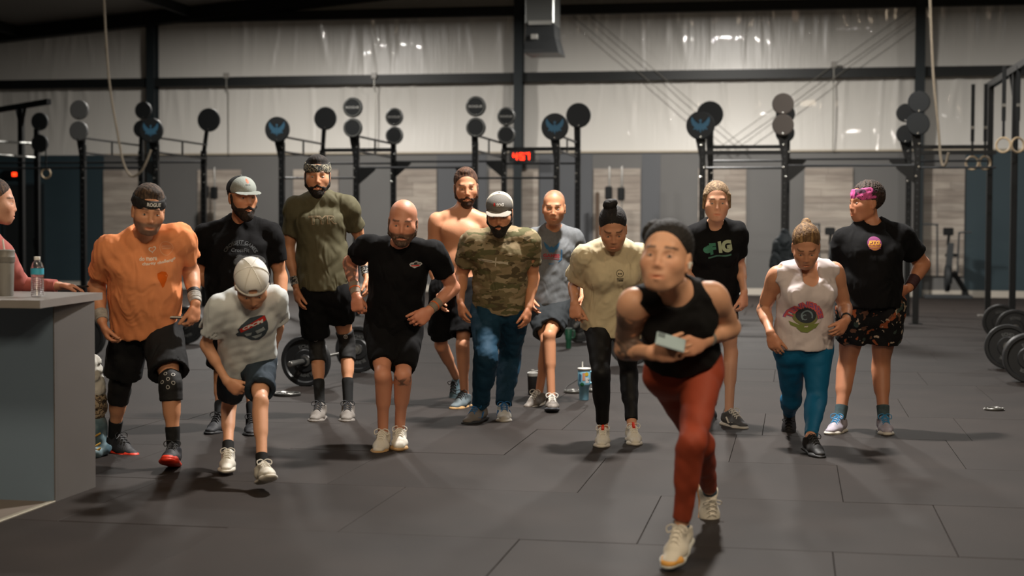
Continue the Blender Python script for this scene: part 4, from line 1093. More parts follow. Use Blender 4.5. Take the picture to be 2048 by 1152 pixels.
def torso_prims(q, inf=0.0):
    s = q.s; sw, cw, ww, hw, g = torso_dims(q); T = q.T; P0, U, F, R, L = q.P, q.U, q.F, q.R, q.L; bel = s.get('bel', 0)
    hipax = unit(q.Hp[1] - q.Hp[0])
    out = [ell(P0 + U*L*.72, T, (cw + inf, .108*g + inf, .155), .04), ell(P0 + U*L*.36 + F*bel*.6, T, (ww + inf, (.098*g + bel) + inf, .17), .05),
           ell(P0 + U*.03, T, (hw + inf, .108*g + inf, .115 + inf), .05), cone(q.Hp[0], q.Hp[1], .085*g + inf, .085*g + inf, .05)]
    sh = .046 * (g*.5 + .5) 
    out += [cone(q.N - U*.01 - F*.01, q.S[0] - U*.005, sh*1.2 + inf, sh*1.0 + inf, .05), cone(q.N - U*.01 - F*.01, q.S[1] - U*.005, sh*1.2 + inf, sh*1.0 + inf, .05)]
    for i, sg in ((0, -1), (1, 1)):
        out.append(ell(P0 + U*L*.74 + R*sg*cw*.5 + F*.055*g, T, np.array((.072, .045, .058))*g + inf, .04))
        if s.get('fem'): out.append(ell(P0 + U*L*.66 + R*sg*cw*.5 + F*(.075*g), T, np.array((.062, .058, .062))*s.get('bust', 1.0) + inf, .035))
        out.append(cone(q.N + U*.03, q.N + (q.S[i]-q.N)*.6 - U*.005, .035 + inf*.5, .038 + inf, .04))
    return out
def band_sdf(pts, rs, k=.02, e0=True, e1=True):
    out = []; n = len(pts)
    for j in range(n-1):
        caps = []
        if j == 0: caps.append((pts[0], pts[0] - pts[1]))
        if j == n-2: caps.append((pts[-1], pts[-1] - pts[-2]))
        out.append(cone(pts[j], pts[j+1], rs[j], rs[j+1], k, '+', None, caps))
    return out
def paint(q, V):
    s = q.s; base = np.array(lin(s['skin'])); n = len(V); col = np.tile(base, (n, 1))
    L = (V - q.Hd) @ q.A3 / q.hs; x, y, z = L[:, 0], L[:, 1], L[:, 2]; ax = np.abs(x)
    inh = (np.linalg.norm(L * (1, .9, .85), axis=1) < .145) & (z > -.125)
    def mix(m, c): 
        nonlocal col
        m = (m * inh)[:, None]; col = col * (1-m) + np.array(lin(c))[None] * m if isinstance(c, str) else col * (1-m) + col * np.array(c)[None] * m
    front = smooth01((y - .045) / .02)
    mix(.30 * front * np.exp(-((ax-.042)/.024)**2 - ((z+.028)/.022)**2), (1.10, .84, .80))
    mix(.35 * front * np.exp(-(x/.016)**2 - ((z+.033)/.016)**2), (1.10, .84, .80))
    lipm = front * np.exp(-(np.maximum(ax-.017, 0)/.010)**2) * np.exp(-((z+.069)/.0085)**4) * smooth01((y-.072)/.012)
    mix(.6 * lipm, s.get('lip', (1.0, .66, .62)))
    # eyebrows, lids
    bc = s.get('brow', '2e2018'); bz = .026 - .10*np.maximum(ax - .034, 0)
    mix(.8 * front * (1-smooth01((np.abs(z - bz) - .0030)/.003)) * smooth01((ax-.012)/.004) * (1 - smooth01((ax-.050)/.006)), bc)
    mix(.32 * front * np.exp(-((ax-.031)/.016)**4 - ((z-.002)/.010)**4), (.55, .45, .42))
    st = s.get('stubble')
    if st:
        jz = -.040 - .35*np.maximum(.05 - ax, 0)*0
        m = smooth01((-.038 - z + .0) / .012) * smooth01((z + .125)/.015) * smooth01((y + .01)/.03)
        m = np.maximum(m, front*np.exp(-(ax/.03)**4 - ((z+.053)/.007)**4))
        m = m * (1 - .9*lipm); mix(st[1] * m, st[0])
    sc = s.get('scalp')
    if sc: mix(sc[1] * smooth01((.0 - y + z*.9 - .02)/.03 + .0) * smooth01((z-.0)/.03), sc[0])
    # hands a little ruddier, arms with their tattoos
    rs_ = np.random.RandomState(s.get('seed', 1))
    nz = np.sin(V[:, 0]*23 + rs_.rand()*6) * np.sin(V[:, 1]*19) * np.sin(V[:, 2]*21 + 1)
    col *= (1 + .06*nz)[:, None]
    for i in (0, 1):
        for P_ in (q.Wr[i] + unit(q.Wr[i]-q.E[i])*.1,):
            d = np.linalg.norm(V - P_, axis=1); m = (.35*(1 - smooth01((d-.05)/.07)))[:, None]; col = col*(1-m) + col*np.array((1.05, .78, .75))*m
    for kind, a, b, r, t0, t1, dens, tc in s.get('tattoo', ()):
        a = getattr(q, a[0])[a[1]]; b = getattr(q, b[0])[b[1]]; ba = b - a
        t = ((V - a) @ ba) / (ba @ ba); dd = np.linalg.norm(V - a - np.clip(t, 0, 1)[:, None]*ba, axis=1)
        w = np.sin(V[:, 0]*95 + 3*np.sin(V[:, 2]*61)) + np.sin(V[:, 2]*88 + 3*np.sin(V[:, 1]*70)) + np.sin(V[:, 1]*101 + 2*np.sin(V[:, 0]*45))
        m = (dd < r) * smooth01((t - t0)/.05) * smooth01((t1 - t)/.05) * smooth01((w + dens)/.5)
        m = (m * .75)[:, None]; col = col*(1-m) + np.array(lin(tc))*m
    return np.clip(col, 0, 1)

def shoe(root, q, i, sp):
    "sp: yaw, pitch (toe down), main, sole, lace, tongue"
    A = q.A[i]; sc = q.H / 1.76 * sp.get('size', 1.0) * 1.10; ya, pt = math.radians(sp.get('yaw', 0)), math.radians(sp.get('pitch', 0))
    toc = -FH; f = toc*math.cos(ya) + RH*math.sin(ya); s_ = np.cross(f, UP)
    f2 = f*math.cos(pt) - UP*math.sin(pt); u = np.cross(s_, f2); u = u if u[2] > -.2 else -u; u = unit(u)
    ro = math.radians(sp.get('roll', 0))
    if ro: u, s_ = u*math.cos(ro) + s_*math.sin(ro), s_*math.cos(ro) - u*math.sin(ro)
    def P_(x, y, z): return A + (s_*x + f2*y + u*z)*sc
    m_ = sp['main']
    pr = [cone(P_(0, -.030, -.040), P_(0, .085, -.052), .034*sc, .040*sc, .03, '+', (u, .85)), cone(P_(0, .085, -.052), P_(.004, .160, -.058), .041*sc, .031*sc, .03, '+', (u, .62)),
          cone(P_(0, -.014, .03), P_(0, -.015, -.03), .040*sc, .040*sc, .015, '+', None, [(P_(0, -.02, .002), u*.95 - f2*.30)]), cone(P_(0, .026, .004), P_(0, .10, -.040), .026*sc, .028*sc, .02, '+', None, [(P_(0, .02, .024), u)])]
    pr += [cone(P_(0, 0, -.055), P_(0, .15, -.055), .2, .2, .004, '-')] if 0 else []
    V, F = mesh_sdf(pr, .0055 if sp.get('fine') else .0068); o = from_arrays('shoe', V, F, m_, root, True)
    if sp.get('label'): o['label'] = sp['label']
    pl = (P_(0, 0, -.058), u)
    so = [cone(P_(0, -.038, -.074), P_(-.002, .06, -.076), .040*sc, .038*sc, .02, '+', (u, .42), [(P_(0, 0, -.055), u), (P_(0, 0, -.0875), -u)]),
          cone(P_(-.002, .06, -.076), P_(.004, .12, -.074), .038*sc, .047*sc, .02, '+', (u, .42), [(P_(0, 0, -.057), u), (P_(0, 0, -.0875), -u)]),
          cone(P_(.004, .12, -.074), P_(.006, .168, -.070), .047*sc, .034*sc, .02, '+', (u, .42), [(P_(0, 0, -.057), u), (P_(0, 0, -.0875), -u)])]
    V, F = mesh_sdf(so, .0068); from_arrays('sole', V, F, sp['sole'], o, True)
    b_ = B()
    for j in range(4):
        y = .040 + j*.0185; z = .023 - j*.0102
        b_.tube([P_(-.022, y - .006, z - .012), P_(-.010, y, z + .0035), (P_(.012, y + .008, z + .002)), P_(.023, y + .014, z - .016)], .0032*sc, 6)
        b_.tube([P_(.022, y - .006, z - .012), P_(.010, y, z + .0045), (P_(-.012, y + .008, z + .002)), P_(-.023, y + .014, z - .016)], .0032*sc, 6)
    for sg in (-1, 1):
        b_.tube(spline([P_(0, .044, .030), P_(sg*.018, .049, .038), P_(sg*.040, .054, .028), P_(sg*.034, .059, .008), P_(0, .048, .027)], 4), .0026*sc, 6)
    b_.build('laces', sp['lace'], o, True, True)
    if sp.get('tab'):
        b_ = B(); b_.tube([P_(0, .072, .014), P_(0, .054, .027), P_(0, .040, .040)], [.010, .011, .009], 8); b_.build('tongue_tab', sp['tab'], o, True, True)
    if sp.get('toe'):
        V, F = mesh_sdf([cone(P_(.002, .135, -.066), P_(.005, .164, -.062), .0475*sc, .034*sc, .01, '+', (u, .55), [(P_(0, .128, 0), -f2), (P_(0, 0, -.046), u)])], .0055); from_arrays('toe_cap', V, F, sp['toe'], o, True)
    if sp.get('side'):
        for sg in (-1, 1):
            b_ = B(); b_.tube([P_(sg*.036, .02, -.022), P_(sg*.041, .055, -.052), P_(sg*.043, .10, -.045)], [.006, .008, .004], 6); b_.build('side_stripe', sp['side'], o, True, True)
    return o
def sleeve_part(q, i, frac, inf, flare=.010):
    r0, r1, r2, r3 = arm_r(q); S, E, Wp = q.S[i], q.E[i], q.Wr[i]
    e = S + (E-S)*min(frac, 1.0); d = unit(E-S); rr = r0*1.0 + inf + .002
    rend = (r0 + (r1-r0)*frac*.7) + inf + flare
    return [cone(S + d*.0, e + d*.03, rr, rend, .03, '+', None, [(e, d)])], [cone(e - d*.03, e + d*.06, rend - .010, rend - .006, .004, '-')]
def shirt(root, q, o, sp):
    s = q.s; sw, cw, ww, hw, g = torso_dims(q); T = q.T; P0, U, F_, R, L = q.P, q.U, q.F, q.R, q.L
    inf = sp.get('inf', .014); hem = sp.get('hem', -.06); bel = s.get('bel', 0)
    pr = torso_prims(q, inf)[:2] + torso_prims(q, inf)[4:]
    hp = P0 + U*hem; hw_ = sp.get('hemw', hw + .008) + .014; tilt = sp.get('tilt', 0)
    hn = unit(-U + R*tilt); cap = [(hp, hn)]
    fl = (.112*g + bel*.7 + .030) / hw_
    mid = P0 + U*L*.55
    for p in pr: pass
    pr = [cone(mid + F_*bel*.3, hp - U*.05 + F_*bel*.25, max(cw, ww) + inf*.6, hw_, .04, '+', (F_, fl), cap)] + [capped(p, cap) for p in pr]
    cut = [cone(hp + U*.0 + F_*bel*.25, hp - U*.05 + F_*bel*.25, hw_ - .022, hw_ - .020, .004, '-', (F_, fl*.93), [(hp + U*.012, U)])]
    if sp.get('sleeve', .55) > 0:
        for i in (0, 1):
            a, c = sleeve_part(q, i, sp.get('sleeve', .55) if not hasattr(sp.get('sleeve', .55), '__len__') else sp['sleeve'][i], inf*.9, sp.get('flare', .008)); pr += a + [ell(q.S[i] + (q.E[i]-q.S[i])*.15, np.eye(3), (arm_r(q)[0]*1.08 + inf*.8,)*3, .05)]; cut += c
    else:
        for i, sg in ((0, -1), (1, 1)):
            S = q.S[i]; cut.append(cone(S + R*sg*.03 + U*.12, S + R*sg*(.02) - U*sp.get('arm_cut', .11), .062, .050, .012, '-'))
            cut.append(cone(S + R*sg*.10 - F_*.1, S + R*sg*.10 + F_*.1, .085, .085, .01, '-'))
    nr = sp.get('neckr', .062); nd = sp.get('neckd', .035)
    cut.append(cone(q.N + U*.13 - F_*.02, q.N + U*.034 + F_*nd*.7, nr, nr*1.03, .016, '-'))
    if sp.get('scoop'): cut.append(ell(q.N + F_*.10 - U*.02, T, (.066, .10, sp['scoop']), .02, '-'))
    V, F = mesh_sdf(pr + cut, sp.get('h', .0105), noise=wrinkle(sp.get('seed', 1), sp.get('wr', .0035)*.75, sp.get('wl', (.05, .20)), 8), band=.016)
    ob = from_arrays(sp.get('name', 'shirt'), V, F, sp['mat'], root, True)
    return ob
def capped(p, caps):
    f0 = p.f
    def fn(X, Y, Z):
        d = f0(X, Y, Z)
        for q_, n in caps:
            n = unit(n); d = np.maximum(d, (X-q_[0])*n[0] + (Y-q_[1])*n[1] + (Z-q_[2])*n[2])
        return d
    p2 = Prim(); p2.lo, p2.hi, p2.k, p2.op, p2.f = p.lo, p.hi, p.k, p.op, fn; return p2
def shorts(root, q, sp):
    sw, cw, ww, hw, g = torso_dims(q); inf = sp.get('inf', .016); top = sp.get('top', .13)
    pr = [capped(p, [(q.P + q.U*top, q.U)]) for p in torso_prims(q, min(inf, .009))[1:4]]; cut = []
    for i in (0, 1):
        rt_, rk, rc, ra = leg_r(q, i); t = sp['len'][i] if hasattr(sp['len'], '__len__') else sp['len']; e = q.Hp[i] + (q.K[i] - q.Hp[i])*t; d = unit(q.K[i] - q.Hp[i])
        re = rt_*(1-t*.35) + inf + sp.get('flare', .018)*.8
        pr.append(cone(q.Hp[i], e + d*.04, rt_ + inf + .006, re, .03, '+', None, [(e, d)])); cut.append(cone(e - d*.015, e + d*.08, re - .009, re - .006, .003, '-'))
    V, F = mesh_sdf(pr + cut, .0105, noise=wrinkle(sp.get('seed', 2), sp.get('wr', .004), (.07, .2), 7), band=.016)
    return from_arrays(sp.get('name', 'shorts'), V, F, sp['mat'], root, True)
def leggings(root, q, sp):
    pr = [capped(p, [(q.P + q.U*sp.get('top', .13), q.U)]) for p in torso_prims(q, .006)[1:4]]
    for i in (0, 1):
        e = q.K[i] + (q.A[i]-q.K[i])*sp.get('end', .9); d = unit(q.A[i] - q.K[i])
        lp = leg_prims(q, i, sp.get('inf', .006)); pr += lp[:2] + [capped(lp[2], [(e, d)]), lp[3], lp[4]]
    V, F = mesh_sdf(pr, .0090, noise=wrinkle(sp.get('seed', 2), sp.get('wr', .0012), (.05, .15), 6), band=.012)
    return from_arrays(sp.get('name', 'leggings'), V, F, sp['mat'], root, True)
def limb(root, name, q, i, kind, t0, t1, inf, mt, label=None, amp=.0):
    "a band or sock round a limb between two fractions of the bone"
    if kind == 'shin': a, b = q.K[i], q.A[i]; r = leg_r(q, i); ra, rb = r[1]*.93, r[3]
    elif kind == 'fore': a, b = q.E[i], q.Wr[i]; r = arm_r(q); ra, rb = r[1]*.96, r[3]
    elif kind == 'up': a, b = q.S[i], q.E[i]; r = arm_r(q); ra, rb = r[0], r[1]
    p0 = a + (b-a)*t0; p1 = a + (b-a)*t1; r0 = ra + (rb-ra)*t0 + inf; r1 = ra + (rb-ra)*t1 + inf; n = 10
    L = np.linalg.norm(p1-p0); ax = unit(p1-p0); bulge = .010*q.s.get('leg', 1) if kind == 'shin' else 0
    prof = [(r0 - .006, 0), (r0, .001)]
    for j in range(1, n):
        f = j/n; prof.append((r0 + (r1-r0)*f + bulge*math.exp(-((t0+(t1-t0)*f-.35)/.25)**2) + amp*math.sin(j*2.4), L*f))
    prof += [(r1, L - .001), (r1 - .006, L)]
    b_ = B(); b_.lathe(prof, 26, p0, ax); o = b_.build(name, mt, root, True, True)
    if label: o['label'] = label
    return o
def knee_sleeve(root, q, i, mt, up=.22, dn=.25, inf=.008, label=None):
    rt_, rk, rc, ra = leg_r(q, i); K, H_, A = q.K[i], q.Hp[i], q.A[i]; a = K + (H_-K)*up; b = K + (A-K)*dn
    ps = leg_prims(q, i, inf); caps = [(a, H_-K), (b, A-K)]
    V, F = mesh_sdf([capped(p, caps) for p in ps], .0065, noise=wrinkle(4, .0012, (.03, .08))); o = from_arrays('knee_sleeve', V, F, mt, root, True)
    if label: o['label'] = label
    return o
def face_parts(root, q):
    for i in (-1, 1):
        b_ = B(); c = HL(q, (i*.031, .0795, -.0015)); 
        n = 14; V = []; F = []
        for a in range(7):
            for j in range(n):
                th = math.pi*a/6 - math.pi/2; ph = 2*math.pi*j/n
                V.append(HL(q, (i*.031 + .0112*math.cos(th)*math.cos(ph), .0795 + .0088*math.cos(th)*math.sin(ph), -.0015 + .0040*(1 - .25*q.s.get('smile', 0))*math.sin(th))))
        for a in range(6):
            for j in range(n): F.append((a*n+j, a*n+(j+1) % n, (a+1)*n+(j+1) % n, (a+1)*n+j))
        b_.add(V, F); o = b_.build('eye', eye_m, root, True, True)
        gx = q.s.get('gaze', 0)*.003
        b_ = B(); b_.lathe([(0, -.004), (.0050*q.hs, -.002), (.0050*q.hs, .0006), (0, .002)], 12, HL(q, (i*.031 + gx, .0862, -.0012)), q.A3[:, 1]); b_.build('iris', iris_m, o, True, True)
    if q.s.get('smile', 0) or q.s.get('open', 0) > .6:
        w = .017 + .005*q.s.get('smile', 0); pts = [HL(q, (w*t, .086 - .010*t*t, -.0672 + .003*t*t)) for t in np.linspace(-1, 1, 9)]
        b_ = B(); b_.tube(pts, .0032*q.hs, 6); b_.build('teeth', teeth_m, root, True, True)
def cap_part(root, q, col, col_back, brim, back=False, label=None, tilt=0.0):
    tz = .028
    fr = [((0, 0, tz), (0, -.10 + tilt, -1))]
    dome = [hell(q, (0, -.010, .045), (.084, .104, .078), .02, '+', fr)]
    if not back:
        Vf, Ff = mesh_sdf([capped(p, [(HL(q, (0, .012, 0)), -q.A3[:, 1])]) for p in dome], .0062)
        Vb, Fb = mesh_sdf([capped(p, [(HL(q, (0, .0125, 0)), q.A3[:, 1])]) for p in dome], .0062)
        o = from_arrays('cap', Vf, Ff, col, root, True); from_arrays('cap_back', Vb, Fb, col_back, o, True)
        pr = [hcone(q, (-.028, .088, .030), (.028, .088, .030), .052, .052, .02, '+', ((0, .18, 1), .10), [((0, .070, 0), (0, -1, 0))])]
    else:
        V, F = mesh_sdf(dome + [hell(q, (0, .115, .047), (.030, .05, .024), .004, '-')], .0055); o = from_arrays('cap', V, F, col, root, True)
        b_ = B(); b_.tube([HL(q, (math.sin(a)*.083, math.cos(a)*.101 - .01, .030)) for a in np.linspace(-1.2, 1.2, 15)], .0075*q.hs, 8); b_.build('cap_strap', col_back, o, True, True)
        for a in (-.5, .5, -1.5, 1.5, 2.6, -2.6):
            b_ = B(); b_.tube([HL(q, (math.sin(a)*.0855*math.cos(t), -.010 + math.cos(a)*.1055*math.cos(t), .045 + .0795*math.sin(t))) for t in np.linspace(.15, 1.5, 8)], .0022, 5); b_.build('cap_seam', col_back, o, True, True)
        pr = [hcone(q, (-.028, -.105, .030), (.028, -.105, .030), .052, .052, .02, '+', ((0, -.18, 1), .10), [((0, -.088, 0), (0, 1, 0))])]
    V, F = mesh_sdf(pr, .004); from_arrays('brim', V, F, brim, o, True)
    b_ = B(); b_.lathe([(.006, 0), (.006, .003), (0, .005)], 10, HL(q, (0, -.010, .1225)), q.A3[:, 2]); b_.build('cap_button', col, o, True, True)
    if label: o['label'] = label
    return o
def headband(root, q, mt, z0, z1, inf=.004, label=None):
    pr = [hell(q, (0, -.012, .036), (.080 + inf, .0975 + inf, .088), .01, '+', [((0, 0, z0), (0, -.15, -1)), ((0, 0, z1), (0, .12, 1))])]
    V, F = mesh_sdf(pr, .0045, noise=wrinkle(8, .0012, (.02, .06))); o = from_arrays('headband', V, F, mt, root, True)
    if label: o['label'] = label
    return o
def strand_noise(q, amp, n=34):
    def fn(x, y, z):
        P_ = np.stack([x, y, z], 1); L = (P_ - q.Hd) @ q.A3 / q.hs
        a = np.arctan2(L[:, 0], L[:, 2] - .02)
        return amp*np.sin(a*n + 6*L[:, 1]/.05) 
    return fn
def hair(root, q, kind, mt):
    if kind == 'short': pr = [hell(q, (0, -.023, .043), (.0805, .0985, .0875), .02, '+', [((0, .070, .070), (0, .80, -.60))]), hell(q, (0, .020, .098), (.05, .045, .027), .02)]
    elif kind == 'under': pr = [hell(q, (0, -.020, .036), (.0775, .094, .084), .02, '+', [((0, .035, .06), (0, .86, -.50)), ((0, 0, .036), (0, 0, 1))])]
    elif kind == 'short_back': pr = [hell(q, (0, -.020, .036), (.0785, .095, .084), .02, '+', [((0, .045, .06), (0, .82, -.57))])]
    elif kind == 'fade': pr = [hell(q, (0, -.023, .043), (.0805, .0985, .0875), .02, '+', [((0, .066, .075), (0, .80, -.60))]), hell(q, (0, .012, .105), (.045, .050, .027), .02)]
    elif kind in ('bun', 'bun_back', 'pony'):
        pr = [hell(q, (0, -.023, .043), (.0805, .0985, .0875), .02, '+', [((0, .070, .074), (0, .82, -.57))]), hell(q, (0, -.05, -.01), (.072, .06, .06), .03)]
        if kind == 'bun': pr += [hell(q, (.012, -.035, .142), (.036, .036, .032), .010), hell(q, (-.012, -.03, .155), (.020, .022, .022), .01), hell(q, (.034, -.04, .135), (.020, .022, .026), .01)]
        if kind == 'bun_back': pr += [hell(q, (.058, -.075, .080), (.050, .050, .050), .012)]
        if kind == 'pony': pr += [hell(q, (0, -.085, .105), (.026, .03, .026), .012), hcone(q, (0, -.10, .10), (.01, -.13, .02), .022, .012, .02)]
    elif kind == 'loose': pr = [hell(q, (0, -.023, .043), (.0805, .0985, .0875), .02, '+', [((0, .070, .076), (0, .84, -.54))]), hell(q, (0, -.055, -.03), (.072, .055, .075), .03), hcone(q, (-.074, .025, .045), (-.080, .015, -.03), .012, .008, .02), hcone(q, (.074, .025, .045), (.080, .015, -.035), .012, .008, .02)]
    elif kind == 'long': pr = [hell(q, (0, -.023, .043), (.0805, .0985, .0875), .02, '+', [((0, .066, .055), (0, .86, -.5))]), hcone(q, (.02, -.06, .0), (.04, -.08, -.24), .07, .055, .04), hcone(q, (-.02, -.06, .0), (-.04, -.08, -.24), .07, .055, .04)]
    elif kind == 'curly': pr = [hell(q, (0, -.022, .038), (.086, .101, .092), .02, '+', [((0, .055, .075), (0, .80, -.60))])]
    amp = .006 if kind == 'curly' else .0008
    nz = (lambda x, y, z: .006*np.sin(x*240)*np.sin(y*230+1)*np.sin(z*250+2)) if kind == 'curly' else strand_noise(q, amp)
    if kind == 'none': return
    V, F = mesh_sdf(pr, .0052, noise=nz, band=.012); return from_arrays('hair', V, F, mt, root, True)
def beard(root, q, mt, full=1.0):
    e = .006 + .006*full
    up = [((0, .05, -.036), (0, .25, 1))]
    pr = [hell(q, (0, .034, -.070), (.050 + e, .052 + e, .046 + e), .015, '+', up), hell(q, (0, .062, -.098 - .012*full), (.028 + e, .026 + e, .022 + e), .02)]
    for i in (-1, 1): pr += [hcone(q, (i*.070, .006, .012), (i*.058, .030, -.055), .009, .022, .02)]
    sm = q.s.get('smile', 0)
    pr += [hell(q, (0, .105, -.0685), (.021 + .005*sm, .03, .0058 + .002*sm), .004, '-'), hell(q, (-.042, .085, -.026), (.022, .03, .019), .015, '-'), hell(q, (.042, .085, -.026), (.022, .03, .019), .015, '-')]
    pr += [hcone(q, (-.034, .080, -.070), (0, .0945, -.0545), .0105, .0085, .006), hcone(q, (0, .0945, -.0545), (.034, .080, -.070), .0085, .0105, .006)]
    nz = lambda x, y, z: .0015*np.sin(x*420)*np.sin(y*400+1)*np.sin(z*380+2) + .0012*np.sin(x*900 + z*200)
    V, F = mesh_sdf(pr, .0048, noise=nz, band=.010); return from_arrays('beard', V, F, mt, root, True)
PEOPLE = []
def person(s):
    q = solve(s); base = np.array(G(s['pelvis'][0], 1000, 0)); g = (q.A[0] + q.A[1]) / 2
    root = empty('person', (g[0], g[1], 0), s['label'], 'person', 'people setting off across the gym floor'); q.root = root
    q.T3 = np.stack([RH, -FH, UP], 1)       # x to the right, y towards the camera, z up
    pr = torso_prims(q) + [cone(q.N - q.U*.02 - q.F*.005, HL(q, (0, -.022, -.055)), .060*s.get('neckw', 1)*(.86 if s.get('fem') else 1), .052*s.get('neckw', 1)*(.86 if s.get('fem') else 1), .03)]
    for i in (0, 1): pr += arm_prims(q, i) + hand_prims(q, i)
    for i in (0, 1):
        if s.get('noleg') is None:
            pr += leg_prims(q, i)
            fy = math.radians(s['shoes'][i].get('yaw', 0)) if s.get('shoes') else 0; fd = -FH*math.cos(fy) + RH*math.sin(fy)
            pp = math.radians(s['shoes'][i].get('pitch', 0)) if s.get('shoes') else 0; fd = fd*math.cos(pp) - UP*math.sin(pp)
            pr += [cone(q.A[i], q.A[i] - UP*.045 + fd*.05, .026, .016, .02)]
    pr += head_prims(q)
    hz = [(HL(q, (0, 0, 0))[2] - .15, HL(q, (0, 0, 0))[2] + .15, .0046)] + [(min(q.Wr[i][2], q.Wr[i][2] + unit(q.Wr[i]-q.E[i])[2]*.2) - .03, max(q.Wr[i][2], q.Wr[i][2] + unit(q.Wr[i]-q.E[i])[2]*.2) + .03, .0055) for i in (0, 1)]
    hx = [(q.Hd[0] - .1, q.Hd[0] + .1, .0050)]
    V, F = mesh_sdf(pr, .0075, hz, hx)
    q.body = from_arrays('body', V, F, skin_m, root, True, col=paint(q, V))
    face_parts(root, q)
    if s.get('hair'): q.hair = hair(root, q, *s['hair'])
    if s.get('beard'): q.beard = beard(root, q, *s['beard'])
    if s.get('shirt'): q.shirt = shirt(root, q, None, s['shirt'])
    if s.get('shorts'): q.shorts = shorts(root, q, s['shorts'])
    if s.get('leggings'): q.leggings = leggings(root, q, s['leggings'])
    for i in (0, 1):
        if s.get('shoes'): shoe(root, q, i, s['shoes'][i])
        if s.get('socks'): limb(root, 'sock', q, i, 'shin', s['socks'][0], 1.02, .004, s['socks'][1])
    PEOPLE.append(q); return q
def T_or(q, x, z, fo=.0):
    "a spot on the chest: x to the picture's right, z up the torso from the pelvis"
    return q.P + q.R*x + q.U*z

def chest(q, bvh, px, py):
    h = bvh.ray_cast(Vector(CP), Vector(ray(px, py)).normalized())
    return np.array(h[0]) if h[0] is not None else q.P + q.U*.3
# skin tones are the people's own; light does the rest
SK1, SK2, SK3, SKF = 'c98f6b', 'c68a66', 'd19a78', 'd6a384'
blackc = cloth('black', '0c0c0e', rough=.9, spec=.2); blackl = cloth('black_lycra', '0a0a0c', rough=.6, bump=.08, spec=.3); navyc = cloth('navy', '1f2a35', rough=.8)
whites = mat('shoe_white', 'd3cfc4', .6, bump=.15, bscale=120); whitel = mat('lace_white', 'dedad0', .7); solew = mat('sole_white', 'cfcabf', .6); gum = mat('sole_gum', 'b08c5c', .6)
greys = mat('shoe_grey', '77716b', .7, bump=.2, bscale=120); darks = mat('shoe_dark', '26272b', .65, bump=.2, bscale=120); blacks = mat('shoe_black', '18181a', .6, bump=.15); redm = mat('shoe_red', 'e03a22', .5)
sockb = cloth('sock_black', '1a1b1c'); wrapg = mat('wrap_grey', '9d9a94', .8, bump=.4, bscale=60, var=.25, vscale=30); wrapd = ramp_mat('wrap_pattern', [(0, '2a2b2c'), (.45, 'a3a09a'), (.55, '55524e')], 45, .8, 3)
def sh(main, sole, lace, yaw=0, pitch=0, **k): return dict(main=main, sole=sole, lace=lace, yaw=yaw, pitch=pitch, **k)
def held(name, label, cat, c, build):
    t = empty(name, c, label, cat); build(t); return t

# 1 man in the orange shirt
ora = cloth('orange', 'ea9460', rough=.8)
q = person(dict(label='person in orange T-shirt, black shorts and black headband smiling down beside the counter', H=1.84, D=9.25, skin=SK1, girth=1.16, bel=.035, arm=1.18, leg=1.08, seed=1,
    pelvis=(292, 640), neck=(287, 476), head=(297, 420), hpitch=16, hyaw=8, hroll=4, sh=((221, 497), (358, 472)), tw=-.03, el=((192, 572, 1), (381, 540, 1)), wr=((204, 642), (391, 606)),
    hand=({'dir': (.35, .1, -1), 'thumb': (.3, 1, 0), 'palm': (1, 0, 0), 'curl': .75}, {'dir': (-.05, .15, -1), 'thumb': (-.5, 1, 0), 'palm': (-1, 0, 0), 'curl': .9}),
    hip=((263, 655), (322, 655)), kn=((240, 770), (341, 766)), an=((228, 875), (347, 898, .02)), shoes=(sh(darks, redm, blacks, 55, 6, toe=redm), sh(darks, redm, blacks, 5, -14, toe=redm)),
    stubble=('6d5a4e', .8), smile=1, hair=('short', hair_mat('brown', '2e221a', '6b523c')),
    shirt=dict(mat=ora, sleeve=.62, hem=-.02, inf=.012, seed=11, wr=.005, tilt=.18, neckr=.07), shorts=dict(mat=cloth('black_shorts', '191a1c', var=.1), len=.80, flare=.03, inf=.02, seed=12), socks=(.66, sockb)))
hb = headband(q.root, q, mat('band_black', '121213', .8), .030, .072)
wm = mat('print_white', 'ecd9c8', .7); r = q.root; T_ = lambda x, z: q.P + q.R*x + q.U*z
decal('headband_lettering', hb, txt('ROGUE', .012, 0, .022, .080, bold=.05), HL(q, (0, .1, .050)), -q.A3[:, 0] if q.A3[:, 0] @ RH < 0 else q.A3[:, 0], q.A3[:, 2], mat('band_letters', 'c9c9c6', .6), hb, .0015)
n_s = obj_bvh(q.shirt); o = chest(q, n_s, 307, 516)
decal('shirt_print', n_s, txt('do more', -.03, 0, .022, .10, bold=.035), o, q.R, q.U, wm, q.shirt)
decal('shirt_print', n_s, txt('charity challenge', .03, -.024, .020, .19, bold=.035, rot=.05), o, q.R, q.U, wm, q.shirt)
hs_ = [(16*math.sin(t)**3/16, (13*math.cos(t)-5*math.cos(2*t)-2*math.cos(3*t)-math.cos(4*t))/16) for t in np.linspace(0, 2*math.pi, 28)]
V = []; 
for x, y in hs_[:-1]: V += [(-.005 + x*.022, .042 + y*.019), (-.005 + x*.0155, .042 + y*.0125)]
nn = len(V)//2
decal('shirt_print', n_s, (np.array(V), [(2*i, 2*i+1, (2*i+3) % (2*nn), (2*i+2) % (2*nn)) for i in range(nn)]), o, q.R, q.U, wm, q.shirt)
decal('shirt_print', n_s, ringshape(.075, .045, .036, .039), o, q.R, q.U, mat('print_faded', 'f0b48c', .7), q.shirt)
for k, w in ((.055, .05), (.046, .06), (.036, .05)): decal('shirt_print', n_s, poly([(.075-w/2, k), (.075+w/2, k+.002), (.075+w/2, k+.006), (.075-w/2, k+.004)]), o, q.R, q.U, mat('print_faded', 'f0b48c', .7), q.shirt)
